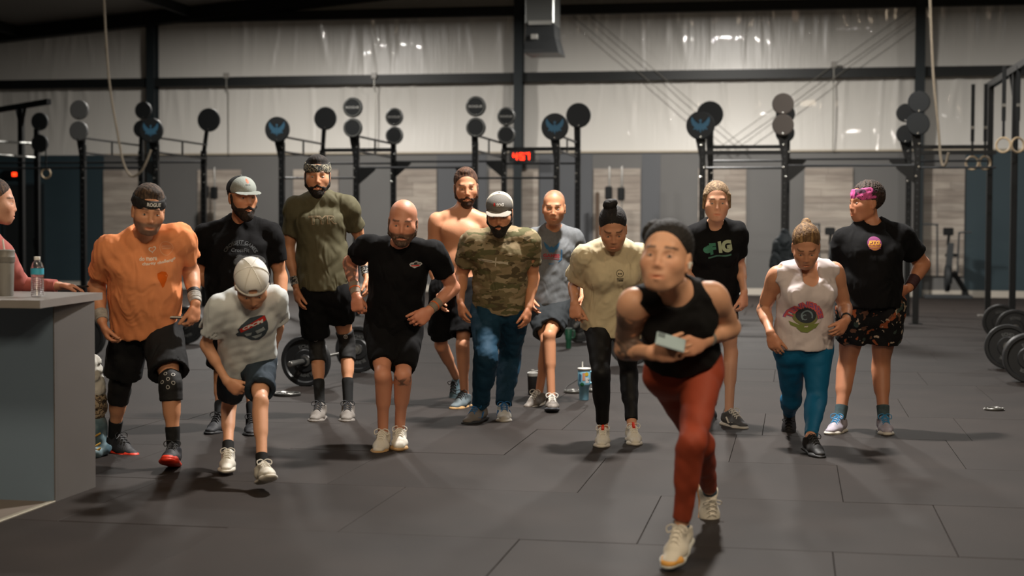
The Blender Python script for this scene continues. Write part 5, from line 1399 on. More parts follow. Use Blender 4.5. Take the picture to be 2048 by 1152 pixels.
decal('sweat_stain', n_s, poly([(.018, -.085), (.045, -.075), (.068, -.08), (.078, -.10), (.07, -.13), (.055, -.165), (.045, -.17), (.035, -.14), (.02, -.11)]), o, q.R, q.U, cloth('orange_wet', 'd9600f'), q.shirt, .0012)
for i in (0, 1): limb(r, 'wrist_wrap', q, i, 'fore', .74, .99, .007, wrapg, amp=.0015)
limb(r, 'watch_strap', q, 1, 'fore', .64, .72, .005, blacks)
ks_m = mat('sleeve_black', '141415', .75, bump=.1)
ks = knee_sleeve(r, q, 1, ks_m, .12, .24, label='black knee sleeve with white swirl marks'); knee_sleeve(r, q, 0, ks_m, .12, .3)
for x, z in ((-.02, .035), (.025, .03), (-.035, -.015), (.03, -.02), (0, -.045), (0.0, .0)):
    decal('knee_print', ks, ringshape(x, z, .007, .011, 14), q.K[1] + np.array((0, 0, 0.)), RH, unit(q.Hp[1]-q.A[1]), mat('print_grey', 'b0aeaa', .7), ks, .0015, .01)
for i in (0, 1):
    d, th, n, cu = hand_frame(q, i); c = q.Wr[i] + d*.085 + n*.032
    t = empty('jump_rope', c, ('small black handle in the fist of the man in orange, nearer the counter' if i == 0 else 'dark handle with metal rod in the fist of the man in orange, nearer the boy'), 'rope')
    b_ = B(); b_.tube([c - th*.06, c - th*.03, c + th*.05], [.012, .015, .012], 12); b_.build('grip', blacks, t, True, True)
    if i: b_ = B(); b_.tube([c - th*.02 + np.array((0, 0, 0)), c - RH*.12 + UP*.0], .009, 10); b_.build('rod', hubm, t, True, True)

# 2 man in the grey and black cap
q = person(dict(label='person in black T-shirt and grey cap with black back, laughing behind the boy', H=1.86, D=10.75, skin=SK1, girth=1.22, bel=.05, arm=1.12, leg=1.1, seed=2,
    pelvis=(476, 622), neck=(479, 449), head=(484, 393), hyaw=24, hpitch=6, hroll=-3, ns=-1, sh=((414, 470), (539, 466)), el=((399, 553, 1), (561, 552, 1)), wr=((452, 588), (562, 628)),
    hand=({'dir': (1, .2, -.5), 'thumb': (0, .5, 1), 'curl': .4}, {'curl': .5}), hip=((448, 635), (503, 635)), kn=((444, 742), (503, 742)), an=((440, 835), (505, 838)),
    shoes=(sh(darks, blacks, blacks, -8), sh(darks, blacks, blacks, 8)), smile=1, beard=(hair_mat('dark_beard', '1a120d', '3a271b'), 1.0), hair=('under', hair_mat('dark_brown', '1c1410', '3a2a20')),
    shirt=dict(mat=blackc, sleeve=.60, hem=-.08, inf=.018, seed=21, wr=.005), shorts=dict(mat=blackc, len=.86, flare=.03, seed=22), socks=(.7, sockb)))
cp = cap_part(q.root, q, mat('cap_grey', '8f958f', .8, bump=.2, bscale=150), mat('cap_mesh_black', '161616', .9, bump=.3, bscale=200), mat('brim_grey', '80857f', .8), label='grey trucker cap with black mesh back')
xr = q.A3[:, 0] if q.A3[:, 0] @ RH > 0 else -q.A3[:, 0]
decal('cap_mark', cp, poly([(.0, -.004), (.012, .004), (.014, .018), (.006, .03), (-.004, .022), (-.006, .008)]), HL(q, (0, .08, .085)), xr, q.A3[:, 2], mat('mark_orange', 'e2623c', .6), cp, .0015, .01)
decal('cap_mark', cp, txt('FIRE CO', 0, -.012, .008, .035), HL(q, (0, .08, .085)), xr, q.A3[:, 2], blacks, cp, .0015, .01)
dk = mat('print_dark', '3a3d40', .8); ns_ = obj_bvh(q.shirt); o = chest(q, ns_, 481, 490)
decal('shirt_print', ns_, txt('CROSSFIT GAMES', 0, .02, .026, arc=.115, bold=.03), o, q.R, q.U, dk, q.shirt)
decal('shirt_print', ns_, txt('CrossFit', 0, -.035, .028, .12, bold=.02), o, q.R, q.U, dk, q.shirt)
decal('shirt_print', ns_, disc(0, -.085, .024, .02), o, q.R, q.U, dk, q.shirt); decal('shirt_print', ns_, txt('FITTEST ON EARTH', 0, .0, .012, .09), o, q.R, q.U, dk, q.shirt)

# 3 the boy
wt = cloth('white', 'd2d8d9', rough=.8, fold=.3); nav = cloth('navy_shorts', '26323d')
q = person(dict(label='person, a boy in white T-shirt and white backwards cap, bent forward running beside the counter', H=1.55, D=8.75, skin=SK3, girth=.82, arm=.72, leg=.76, neckw=.85, seed=3, hscale=1.05,
    pelvis=(494, 722), neck=(497, 598), head=(503, 567), hpitch=52, hyaw=8, hroll=-6, ns=-1, hs=-1, sh=((441, 612), (548, 594)), tw=-.04, el=((411, 688, 1), (556, 652, 1)), wr=((453, 762, -1), (546, 702, 1)),
    hand=({'dir': (.8, .2, -.6), 'thumb': (.6, .3, .7), 'curl': .8}, {'dir': (0, -.3, -1), 'curl': .7}), hip=((471, 735), (519, 730)), kn=((458, 808), (521, 806)), an=((456, 905, .02), (524, 935, .03)),
    shoes=(sh(whites, solew, whitel, 8, 4, side=None), sh(whites, solew, whitel, 25, -16)), open=1, hair=('under', hair_mat('boy', '1c130e', '3a2a1e')), socks=(.80, sockb),
    shirt=dict(mat=wt, sleeve=.68, hem=-.03, inf=.018, seed=31, wr=.0035, flare=.02, hemw=.155), shorts=dict(mat=nav, len=.66, flare=.016, seed=32, top=.08)))
cp = cap_part(q.root, q, mat('cap_white', 'cfcac2', .85, bump=.25, bscale=200), mat('cap_strap_white', 'd8d4cc', .7), mat('brim_black', '1b1a1a', .8), back=True, label='white mesh cap worn backwards with a dark brim')
ns_ = obj_bvh(q.shirt); o = chest(q, ns_, 508, 656)
rt = .32
def rp(pts): return poly([(x*math.cos(rt)-y*math.sin(rt), x*math.sin(rt)+y*math.cos(rt)) for x, y in pts])
def rtx(s_, x, y, h, w, **k): return txt(s_, x*math.cos(rt)-y*math.sin(rt), x*math.sin(rt)+y*math.cos(rt), h, w, rot=rt, **k)
decal('shirt_print', ns_, rp([(-.085, .03), (-.06, .05), (0, .066), (.06, .056), (.08, .045), (.08, .0), (.07, -.04), (.04, -.075), (0, -.092), (-.04, -.075), (-.07, -.03), (-.10, -.02), (-.105, .0), (-.085, .01)]), o, q.R, q.U, mat('print_slate', '3d4a54', .7), q.shirt, .002)
decal('shirt_print', ns_, rp([(-.075, .003), (.078, .02), (.078, .048), (-.075, .03)]), o, q.R, q.U, mat('print_red', 'c5281f', .6), q.shirt, .0034)
decal('shirt_lettering', ns_, rtx('CPCM', 0, .025, .020, .12, bold=.05, shear=.2), o, q.R, q.U, mat('print_pure_white', 'e6e4e0', .6), q.shirt, .0048)
for pts in ([(-.06, -.012), (-.02, -.022), (-.03, -.04), (-.055, -.035)], [(.0, -.018), (.05, -.008), (.055, -.03), (.005, -.04)], [(-.03, -.052), (.03, -.046), (.02, -.065), (-.015, -.070)]):
    decal('shirt_print', ns_, rp(pts), o, q.R, q.U, mat('print_pale', '9aa7ad', .7), q.shirt, .0034)

# 4 man in the olive shirt
oli = cloth('olive', '55513c', rough=.8)
q = person(dict(label='person in olive T-shirt with dark headband and two black knee sleeves, standing upright', H=1.92, D=11.35, skin=SK1, girth=1.02, arm=1.0, leg=.98, seed=4,
    pelvis=(646, 575), neck=(640, 398), head=(635, 351), hpitch=6, ns=0, hs=0, sh=((590, 413), (694, 409)), el=((578, 500, 1), (722, 482, 1)), wr=((592, 572), (733, 551)),
    hand=({'dir': (.12, .15, -1), 'thumb': (.4, 1, 0), 'curl': .45}, {'curl': .5}), hip=((623, 588), (672, 588)), kn=((634, 690), (694, 684)), an=((640, 812), (696, 812)),
    shoes=(sh(greys, greys, darks, -3), sh(greys, greys, darks, 4)), beard=(hair_mat('black_beard', '120d0a', '2a1c14'), .6), hair=('short', hair_mat('black', '120e0c', '33261d')), socks=(.58, sockb), brow='1a110c',
    shirt=dict(mat=oli, sleeve=.62, hem=-.015, inf=.014, seed=41, wr=.004, tilt=-.06), shorts=dict(mat=blackc, len=(.78, .52), flare=.026, seed=42)))
headband(q.root, q, ramp_mat('band_floral', [(0, '1c1e22'), (.45, '40403a'), (.52, 'a09880'), (.6, '23262d'), (.7, '7d6f5c')], 60, .8, 2), .032, .078, label='dark patterned headband')
for i in (0, 1):
    k_ = knee_sleeve(q.root, q, i, ks_m, .22, .26); decal('knee_print', k_, ringshape(0, .045, .011, .016, 16), q.K[i], RH, UP, mat('print_grey', 'b0aeaa', .7), k_, .0015, .01); decal('knee_print', k_, ringshape(0, .045, .003, .007, 12), q.K[i], RH, UP, mat('print_grey', 'b0aeaa', .7), k_, .0015, .01)
    limb(q.root, 'wrist_wrap', q, i, 'fore', .76, .99, .006, wrapd, amp=.0015)
ns_ = obj_bvh(q.shirt); o = chest(q, ns_, 645, 440); tm = mat('print_olive', '9a8468', .8); tn = oli
decal('shirt_lettering', ns_, txt('TYR', 0, 0, .062, .205, bold=.035), o, q.R, q.U, tm, q.shirt, .0022)
decal('shirt_lettering', ns_, txt('TYR', 0, 0, .054, .196, bold=-.002), o, q.R, q.U, tn, q.shirt, .0038)

# 5 bald man
tatt = '4b3f3c'
q = person(dict(label='person, bald smiling man in black T-shirt leaning forward with bent arms', H=1.80, D=9.95, skin='d19072', girth=1.02, arm=1.02, leg=.98, seed=5,
    pelvis=(787, 648), neck=(802, 494), head=(806, 444), hpitch=14, hyaw=-4, hroll=3, ns=-1, hs=-1, sh=((738, 492), (866, 503)), tw=.04, el=((699, 524, 1), (907, 575, 1)), wr=((712, 590, -1), (860, 620, -1)),
    hand=({'dir': (.15, .5, -1), 'thumb': (1, .6, .2), 'palm': (0, -1, 0), 'curl': 1.25}, {'dir': (-.8, .5, -.75), 'thumb': (-.6, .2, .9), 'palm': (-.3, -.8, -.5), 'curl': .75}), hip=((760, 662), (814, 662)), kn=((766, 752), (806, 752)), an=((766, 868, 0), (799, 862, .01)),
    shoes=(sh(whites, gum, whitel, -3, 3), sh(whites, gum, whitel, 5, 3)), stubble=('594336', .92), smile=1,
    tattoo=(('b', ('E', 0), ('Wr', 0), .055, .0, .7, .6, tatt), ('b', ('K', 1), ('A', 1), .06, -.06, .12, -.2, tatt)),
    shirt=dict(mat=blackc, sleeve=.55, hem=-.05, inf=.014, seed=51, wr=.004), shorts=dict(mat=blackc, len=(.72, .84), flare=.006, inf=.008, seed=52)))
beard(q.root, q, hair_mat('short_beard', '4a382c', '7d6452'), .0)
for i in (0, 1):
    limb(q.root, 'wrist_wrap', q, i, 'fore', .66, .98, .005, mat('wrap_tan', '8e7e6e', .8, bump=.3), amp=.001); limb(q.root, 'orange_band', q, i, 'fore', .80, .84, .0075, mat('band_orange', 'd8672a', .6))
ns_ = obj_bvh(q.shirt); o = chest(q, ns_, 831, 529); bs = mat('badge_silver', 'a9a9a9', .5)
decal('shirt_badge', ns_, poly([(-.036, 0), (-.026, .011), (-.014, .013), (0, .022), (.014, .013), (.026, .011), (.036, 0), (.026, -.011), (.012, -.014), (0, -.02), (-.012, -.014), (-.026, -.011)]), o, q.R, q.U, bs, q.shirt, .002, .01)
decal('shirt_badge', ns_, poly([(-.024, -.009), (.024, -.009), (.02, -.003), (-.02, -.003)]), o, q.R, q.U, mat('print_red', 'c5281f', .6), q.shirt, .0035, .01)
decal('shirt_badge', ns_, disc(0, .007, .009, .006), o, q.R, q.U, blacks, q.shirt, .0035, .01)
decal('shirt_badge', ns_, poly([(-.028, -.001), (.028, -.001), (.026, .003), (-.026, .003)]), o, q.R, q.U, blacks, q.shirt, .0035, .01)

# 6 shirtless man
tl = mat('shoe_teal', '43575f', .65, bump=.2)
q = person(dict(label='person, shirtless bearded man in black shorts behind the bald man', H=1.90, D=12.1, skin='cf926f', girth=1.0, arm=1.0, leg=1.0, seed=6,
    pelvis=(909, 572), neck=(925, 424), head=(932, 374), hpitch=10, hyaw=4, hroll=-2, ns=-1, hs=0, sh=((873, 438), (972, 440)), el=((864, 520, 1), (975, 525, 1)), wr=((876, 586), (966, 590)), hand=({'curl': .5}, {'curl': .5}),
    hip=((886, 582), (934, 582)), kn=((882, 690), (925, 690)), an=((914, 757, 0, 12.75), (929, 790)), shoes=(sh(tl, mat('sole_teal', '31434b', .6), darks, -35, 52), sh(mat('shoe_greyblue', '5f6b70', .65), gum, darks, -20)),
    beard=(hair_mat('red_beard', '2e1a10', '6b412a'), .6), hair=('fade', hair_mat('auburn', '3a2418', '754e33')), scalp=('5b4030', .5),
    shorts=dict(mat=blackc, len=.80, flare=.03, seed=62, top=.05)))

# 7 man in the camouflage shirt
camo = layered_mat('cloth_camo', '86765a', [('6f6448', 6, .50, 1), ('4f4530', 8, .58, 2), ('59573a', 7, .56, 3), ('94866a', 9, .60, 4)], stretch=(1, 1, 2.4))
bluep = cloth('blue_pants', '0f364c', rough=.75)
q = person(dict(label='person in camouflage T-shirt, blue trousers and grey cap with white lettering', H=1.83, D=11.3, skin=SK2, girth=1.10, arm=1.15, leg=1.08, seed=7,
    pelvis=(1000, 612), neck=(1001, 470), head=(999, 424), hpitch=22, hyaw=-4, ns=-1, hs=-1, sh=((945, 482), (1056, 480)), el=((922, 553, 1), (1066, 553, 1)), wr=((921, 602), (1057, 614)),
    hand=({'dir': (.1, .3, -1), 'thumb': (.4, 1, 0), 'curl': .5}, {'dir': (-.1, .3, -1), 'thumb': (-.5, 1, 0), 'curl': .55}), hip=((973, 622), (1026, 622)), kn=((972, 716), (1019, 716)), an=((960, 815, .01), (1007, 813)),
    shoes=(sh(greys, darks, mat('lace_blue', '1f6da8', .6), -28, 4, side=mat('shoe_blue', '1f5f96', .6)), sh(whites, solew, mat('lace_blue', '1f6da8', .6), 4, side=mat('shoe_blue', '1f5f96', .6))), beard=(hair_mat('black_beard', '120d0a', '2a1c14'), 1.1), hair=('under', hair_mat('black', '120e0c', '33261d')), brow='1a110c',
    shirt=dict(mat=camo, sleeve=.60, hem=-.02, inf=.014, seed=71, wr=.005, tilt=-.05), leggings=dict(mat=bluep, name='trousers', inf=.020, end=.94, wr=.005, seed=72)))
cp = cap_part(q.root, q, mat('cap_charcoal', '6a6762', .85, bump=.2, bscale=150), mat('cap_mesh_cream', 'b5aea0', .9, bump=.3, bscale=200), mat('brim_taupe', '8d877d', .8), label='grey cap with cream mesh back and white letters')
xr = q.A3[:, 0] if q.A3[:, 0] @ RH > 0 else -q.A3[:, 0]
decal('cap_lettering', cp, txt('SOG', .012, 0, .019, .052, bold=.05), HL(q, (0, .08, .078)), xr, q.A3[:, 2], mat('letters_white', 'd9d7d2', .6), cp, .0015, .01)
decal('cap_mark', cp, poly([(-.034, -.008), (-.022, -.010), (-.022, .009), (-.028, .012), (-.034, .006)]), HL(q, (0, .08, .078)), xr, q.A3[:, 2], mat('print_red', 'c5281f', .6), cp, .0015, .01)
ns_ = obj_bvh(q.shirt); o = chest(q, ns_, 990, 524); dm = mat('print_knife', 'b5ab96', .8)
rt = -.10
decal('shirt_print', ns_, rp([(-.13, .002), (-.10, .010), (-.03, .010), (.0, .006), (.0, -.006), (-.03, -.009), (-.11, -.006)]), o, q.R, q.U, dm, q.shirt, .002)
decal('shirt_print', ns_, rp([(-.11, .002), (-.02, .002), (-.02, -.001), (-.10, -.001)]), o, q.R, q.U, dk, q.shirt, .0035)
decal('shirt_print', ns_, rp([(.0, .030), (.008, .034), (.009, -.034), (.001, -.030)]), o, q.R, q.U, dm, q.shirt, .002)
decal('shirt_print', ns_, rp([(.009, .005), (.04, .009), (.07, .006), (.085, .008), (.092, .012), (.096, -.011), (.085, -.009), (.06, -.006), (.03, -.009), (.009, -.005)]), o, q.R, q.U, dm, q.shirt, .002)

# 8 man in the grey shirt
gsh = cloth('heather_grey', '6a6d70', rough=.85, var=.08, vscale=60)
q = person(dict(label='person, balding man in grey T-shirt and black shorts behind the camouflage shirt', H=1.80, D=12.35, skin=SK2, girth=.98, arm=.95, leg=.92, seed=8,
    pelvis=(1102, 604), neck=(1107, 462), head=(1108, 415), hpitch=8, hyaw=-3, ns=-1, hs=-1, sh=((1066, 474), (1148, 474)), el=((1058, 545, 1), (1164, 535, 1)), wr=((1064, 596), (1164, 590, -1)), hand=({'curl': .5}, {'curl': .9}),
    hip=((1080, 614), (1122, 614)), kn=((1094, 686, ), (1098, 672)), an=((1078, 787), (1103, 797)), shoes=(sh(mat('shoe_taupe', '6e6760', .6, var=.3, vscale=20), solew, whitel, -30, 6), sh(mat('shoe_taupe', '6e6760', .6, var=.3, vscale=20), darks, whitel, 2, -6)),
    open=.5, scalp=('6b5546', .55), stubble=('8d6f5c', .35),
    shirt=dict(mat=gsh, sleeve=.68, hem=-.02, inf=.014, seed=81, wr=.0028), shorts=dict(mat=cloth('slate_shorts', '23272a'), len=.72, flare=.02, seed=82)))
ns_ = obj_bvh(q.shirt); o = chest(q, ns_, 1103, 505); pb = mat('print_blue', '2b5f86', .8); pr_ = mat('print_crimson', '8e2f38', .8)
half = [(0.0, .05), (.015, .04), (.03, .055), (.065, .085), (.055, .05), (.045, .03), (.03, .02), (.02, .0)]
decal('shirt_print', ns_, poly(half + [(-x, y) for x, y in half[::-1][:-1]]), o, q.R, q.U, pb, q.shirt, .002)
decal('shirt_lettering', ns_, txt('GAMES', 0, -.025, .030, .13, bold=.05), o, q.R, q.U, pr_, q.shirt, .002)
decal('shirt_print', ns_, poly([(-.065, -.048), (.065, -.048), (.065, -.053), (-.065, -.053)]), o, q.R, q.U, pr_, q.shirt, .002)
decal('shirt_print', ns_, poly([(.07, .03), (.085, .02), (.085, -.05), (.06, -.075), (.055, -.07), (.075, -.045), (.075, .02)]), o, q.R, q.U, pb, q.shirt, .002)
decal('shirt_lettering', ns_, txt('2017', 0, -.09, .014, .04, bold=.03), o, q.R, q.U, pb, q.shirt, .002)

# 9 woman in the cream shirt
q = person(dict(label='person in loose cream T-shirt and black leggings with dark hair in a bun, looking down', H=1.68, D=10.15, fem=1, skin='c78f6e', girth=1.02, arm=.86, leg=.98, neckw=.9, seed=9,
    pelvis=(1222, 640), neck=(1222, 497), head=(1226, 457), hpitch=32, hyaw=3, hroll=-3, ns=-1, hs=-1, sh=((1172, 512), (1279, 510)), tw=-.03, el=((1148, 570, 1), (1298, 572, 1)), wr=((1149, 606, -1), (1284, 628, -1)),
    hand=({'dir': (.05, .5, -1), 'thumb': (.8, .6, 0), 'curl': 1.15}, {'dir': (-.3, .4, -1), 'curl': .9}), hip=((1196, 650), (1248, 650)), kn=((1202, 748), (1258, 745)), an=((1206, 860), (1264, 856)),
    shoes=(sh(whites, solew, whitel, -5, 2, tab=redm), sh(whites, solew, whitel, 5, 2, tab=redm)), hair=('bun', hair_mat('jet', '0c0a0a', '241d1b')), brow='1d130f',
    shirt=dict(mat=cloth('cream', 'cdbf9e', rough=.85), sleeve=.68, neckr=.066, hem=-.07, inf=.020, seed=91, wr=.006, flare=.018, hemw=.19, tilt=-.22), leggings=dict(mat=blackl, end=.86)))
ns_ = obj_bvh(q.shirt); o = chest(q, ns_, 1240, 552); pk = mat('print_black', '26211c', .8)
decal('shirt_print', ns_, ringshape(0, .016, .020, .023, 20), o, q.R, q.U, pk, q.shirt, .002, .01); decal('shirt_print', ns_, ringshape(-.007, .014, .002, .0055, 10), o, q.R, q.U, pk, q.shirt, .002, .01); decal('shirt_print', ns_, ringshape(.007, .014, .002, .0055, 10), o, q.R, q.U, pk, q.shirt, .002, .01)
decal('shirt_print', ns_, txt('GOOD', 0, -.018, .010, .042, bold=.05), o, q.R, q.U, pk, q.shirt, .002, .01); decal('shirt_print', ns_, txt('VIBES', 0, -.031, .009, .04, bold=.05), o, q.R, q.U, pk, q.shirt, .002, .01)

# 10 the woman in front
q = person(dict(label='person in black sleeveless top and rust leggings running in front, looking up, phone in hand', H=1.72, D=6.62, fem=1, skin=SKF, girth=1.0, arm=1.03, leg=.92, neckw=.92, seed=10, hscale=1.10, bust=.92,
    pelvis=(1366, 742), neck=(1346, 583), head=(1332, 516), hpitch=-7, hyaw=-14, hroll=4, ns=-1, hs=-1, sh=((1268, 602), (1422, 590)), tw=-.05, el=((1249, 698, 1), (1461, 655, 1)), wr=((1302, 706, -1), (1412, 680, -1)), hsz=1.0,
    hand=({'dir': (.95, .45, .12), 'thumb': (.1, .2, 1), 'palm': (.2, -.2, .9), 'curl': .45}, {'dir': (-.85, .6, -.25), 'thumb': (-.4, .2, .9), 'palm': (-.3, -.5, .6), 'curl': .5}),
    hip=((1333, 752), (1402, 752)), ptw=.04, kn=((1404, 888), (1385, 884)), an=((1420, 985, 0, 7.45), (1362, 1056, .06)),
    shoes=(sh(whites, mat('sole_peach', 'd9a77a', .6), whitel, 8, 62, fine=1), sh(whites, mat('sole_pale', 'c9cbc6', .6), whitel, -22, 16, fine=1, toe=mat('sole_yellow', 'dba24e', .6))), hair=('bun_back', hair_mat('black_hair', '0e0c0c', '221c1b')), brow='2c201a', gaze=-.5,
    tattoo=(('b', ('S', 0), ('E', 0), .09, .12, .72, 2.2, '3d3f44'), ('b', ('S', 0), ('E', 0), .09, .7, 1.0, .5, '5d5450'), ('b', ('E', 0), ('Wr', 0), .07, .05, .62, .3, '6a5a50'), ('b', ('E', 1), ('Wr', 1), .07, .75, .95, .0, '6a5a50')),
    shirt=dict(mat=cloth('black_tank', '101012', rough=.85), name='tank_top', sleeve=0, hem=.125, inf=.007, seed=101, wr=.002, neckr=.075, neckd=.03, h=.0075, hemw=.155, arm_cut=.10, tilt=-.1),
    leggings=dict(mat=cloth('rust_leggings', '9c452f', rough=.6, bump=.1), end=.88, wr=.0012), socks=(.93, cloth('sock_blue', '4d5f70'))))
b_ = B(); c = HL(q, (.082 * (1 if q.A3[:, 0] @ RH > 0 else -1), .004, -.012)); b_.tube([c, c + q.A3[:, 1]*.012 - UP*.004, c - UP*.022 + q.A3[:, 1]*.016], [.0085, .008, .0045], 10); b_.build('earbud', mat('earbud_white', 'dedbd5', .3), q.root, True, True)
limb(q.root, 'watch_band', q, 1, 'fore', .86, .93, .004, mat('watch_silver', 'a9a7a2', .4, .5))
d, th, n, cu = hand_frame(q, 0); c = W(1341, 684, depth(q.Wr[0] + d*.09) - .045)
t = empty('phone', c, 'pale blue phone held in the hand of the woman in rust leggings', 'phone')
Rm = np.stack([unit(np.cross(UP, -FH*1 + UP*.5)), unit(-FH*.6 + UP*.9), np.zeros(3)], 1); xx = unit(RH*.95 - UP*.28); zz = unit(UP*.8 - FH*.62); zz = unit(zz - xx*(zz @ xx)); yy = np.cross(zz, xx)
Rm = np.stack([xx, yy, zz], 1)
b_ = B(); b_.box((-.060, -.038, -.005), (.060, .038, .005), Rm, c, bev=.004); b_.build('phone_case', mat('phone_blue', '9fb4bc', .45), t, True)
b_ = B(); b_.box((-.055, -.034, -.0062), (.055, .034, -.005), Rm, c); b_.build('phone_screen', mat('screen_dark', '30383c', .1), t, True)
b_ = B(); b_.box((-.054, .006, .005), (-.026, .032, .0072), Rm, c, bev=.0008); b_.build('camera_bump', mat('camera_bump', '6f7d83', .3), t, True)

# 11 woman in the FIG shirt
q = person(dict(label='person, blonde woman in black T-shirt with green and cream letters behind the runner in front', H=1.76, D=11.0, fem=1, skin='cf9a7c', girth=.98, arm=.86, leg=.94, neckw=.9, seed=11,
    pelvis=(1428, 590), neck=(1430, 455), head=(1433, 404), hpitch=6, hyaw=4, ns=-1, hs=-1, sh=((1386, 468), (1474, 462)), el=((1376, 545, 1), (1480, 532, 1)), wr=((1392, 590), (1488, 583)),
    hand=({'curl': .6}, {'dir': (.0, .2, -1), 'thumb': (-.6, .8, 0), 'curl': .8}), hip=((1408, 602), (1450, 602)), kn=((1412, 705), (1462, 706)), an=((1418, 805, .02), (1458, 826)),
    shoes=(sh(blacks, blacks, blacks, 0, 20), sh(mat('shoe_charcoal', '4b4c4e', .6), solew, whitel, 28, 2, side=whitel)), hair=('loose', hair_mat('dark_blonde', '68523b', 'b09672')), brow='4a3626',
    shirt=dict(mat=blackc, sleeve=.62, hem=.03, inf=.012, seed=111, wr=.004), shorts=dict(mat=blackl, len=.36, flare=.004, inf=.008, seed=112, wr=.001)))
limb(q.root, 'bracelet', q, 1, 'fore', .42, .50, .003, blacks)
ns_ = obj_bvh(q.shirt); o = chest(q, ns_, 1436, 497); pg = mat('print_green', '2f6b55', .8); pc = mat('print_cream', '9aa588', .8)
decal('shirt_lettering', ns_, txt('F', -.035, 0, .072, .045, bold=.07, rot=.10), o, q.R, q.U, pg, q.shirt, .002)
decal('shirt_lettering', ns_, txt('IG', .05, .012, .075, .095, bold=.07, rot=.10), o, q.R, q.U, pc, q.shirt, .002)
decal('shirt_print', ns_, disc(-.075, -.005, .028, .020), o, q.R, q.U, pg, q.shirt, .002); decal('shirt_print', ns_, disc(-.062, .010, .018, .012), o, q.R, q.U, pg, q.shirt, .0035)
decal('shirt_print', ns_, poly([(-.07, -.052), (.09, -.036), (.09, -.047), (-.07, -.064)]), o, q.R, q.U, mat('print_green2', '3f6a5a', .8), q.shirt, .002)

# 12 woman in the white tank
q = person(dict(label='person, woman with pinned-up fair hair in white tank top and blue leggings, looking down', H=1.66, D=9.95, fem=1, skin='c88f6f', girth=1.12, arm=1.02, leg=1.08, neckw=.95, seed=12,
    pelvis=(1606, 690), neck=(1612, 540), head=(1612, 493), hpitch=34, hyaw=2, ns=-1, hs=-1, sh=((1556, 548), (1667, 540)), tw=-.03, el=((1527, 618, 1), (1690, 615, 1)), wr=((1541, 665, -1), (1693, 640, -1)),
    hand=({'dir': (.25, .2, -1), 'thumb': (.8, .6, 0), 'curl': .5}, {'dir': (-.55, .5, -.7), 'thumb': (-.5, .5, .6), 'palm': (0, -1, -.3), 'curl': .55}), hip=((1580, 702), (1633, 702)), kn=((1584, 800), (1634, 798)), an=((1578, 826, 0, 10.65), (1621, 876, .01)),
    shoes=(sh(blacks, blacks, blacks, -12, 66), sh(blacks, blacks, blacks, 12, 6)), hair=('pony', hair_mat('fair', '5a4026', 'b58f5c')), brow='4a3626',
    tattoo=(('b', ('E', 0), ('Wr', 0), .06, -.1, .25, -.1, '5b4a42'),),
    shirt=dict(mat=cloth('white_tank', 'cfc4c4', rough=.85), name='tank_top', sleeve=0, hem=-.01, inf=.014, seed=121, wr=.004, neckr=.068, neckd=.045, scoop=.085, arm_cut=.12, hemw=.185), leggings=dict(mat=cloth('blue_leggings', '0e6088', rough=.6, bump=.1), end=.93)))
limb(q.root, 'watch_band', q, 1, 'fore', .80, .88, .005, blacks)
ns_ = obj_bvh(q.shirt); o = chest(q, ns_, 1612, 632)
decal('shirt_lettering', ns_, txt('TENNESSEE', -.003, .070, 0.048, arc=.10, bold=.08), o, q.R, q.U, mat('print_violet', '7a5aa0', .8), q.shirt, .002, .012)
decal('shirt_lettering', ns_, txt('TENNESSEE', 0, .074, .045, arc=.10, bold=.045), o, q.R, q.U, mat('print_coral', 'c9585c', .8), q.shirt, .0036, .012)
decal('shirt_print', ns_, disc(0, .0, .082, .062), o, q.R, q.U, mat('print_moss', '777a4a', .8), q.shirt, .002, .012)
decal('shirt_print', ns_, disc(0, .006, .064, .050), o, q.R, q.U, mat('print_ink', '2b3138', .8), q.shirt, .0036, .012)
decal('shirt_print', ns_, ringshape(.005, .0, .028, .038, 20, -.4, 3.9), o, q.R, q.U, mat('print_steel', '6d7f88', .8), q.shirt, .005, .012)
decal('shirt_print', ns_, ringshape(-.008, -.008, .012, .018, 16, 1.0, 5.6), o, q.R, q.U, mat('print_steel', '6d7f88', .8), q.shirt, .005, .012)
for pts in ([(-.10, -.035), (-.045, -.055), (-.005, -.05), (-.02, -.085), (-.09, -.06)], [(.02, -.05), (.085, -.045), (.10, -.03), (.06, -.075), (.0, -.088)], [(-.06, -.075), (.0, -.07), (.05, -.078), (.01, -.105), (-.03, -.10)]):
    decal('shirt_print', ns_, poly(pts), o, q.R, q.U, mat('print_moss2', '74803f', .8), q.shirt, .005, .012)

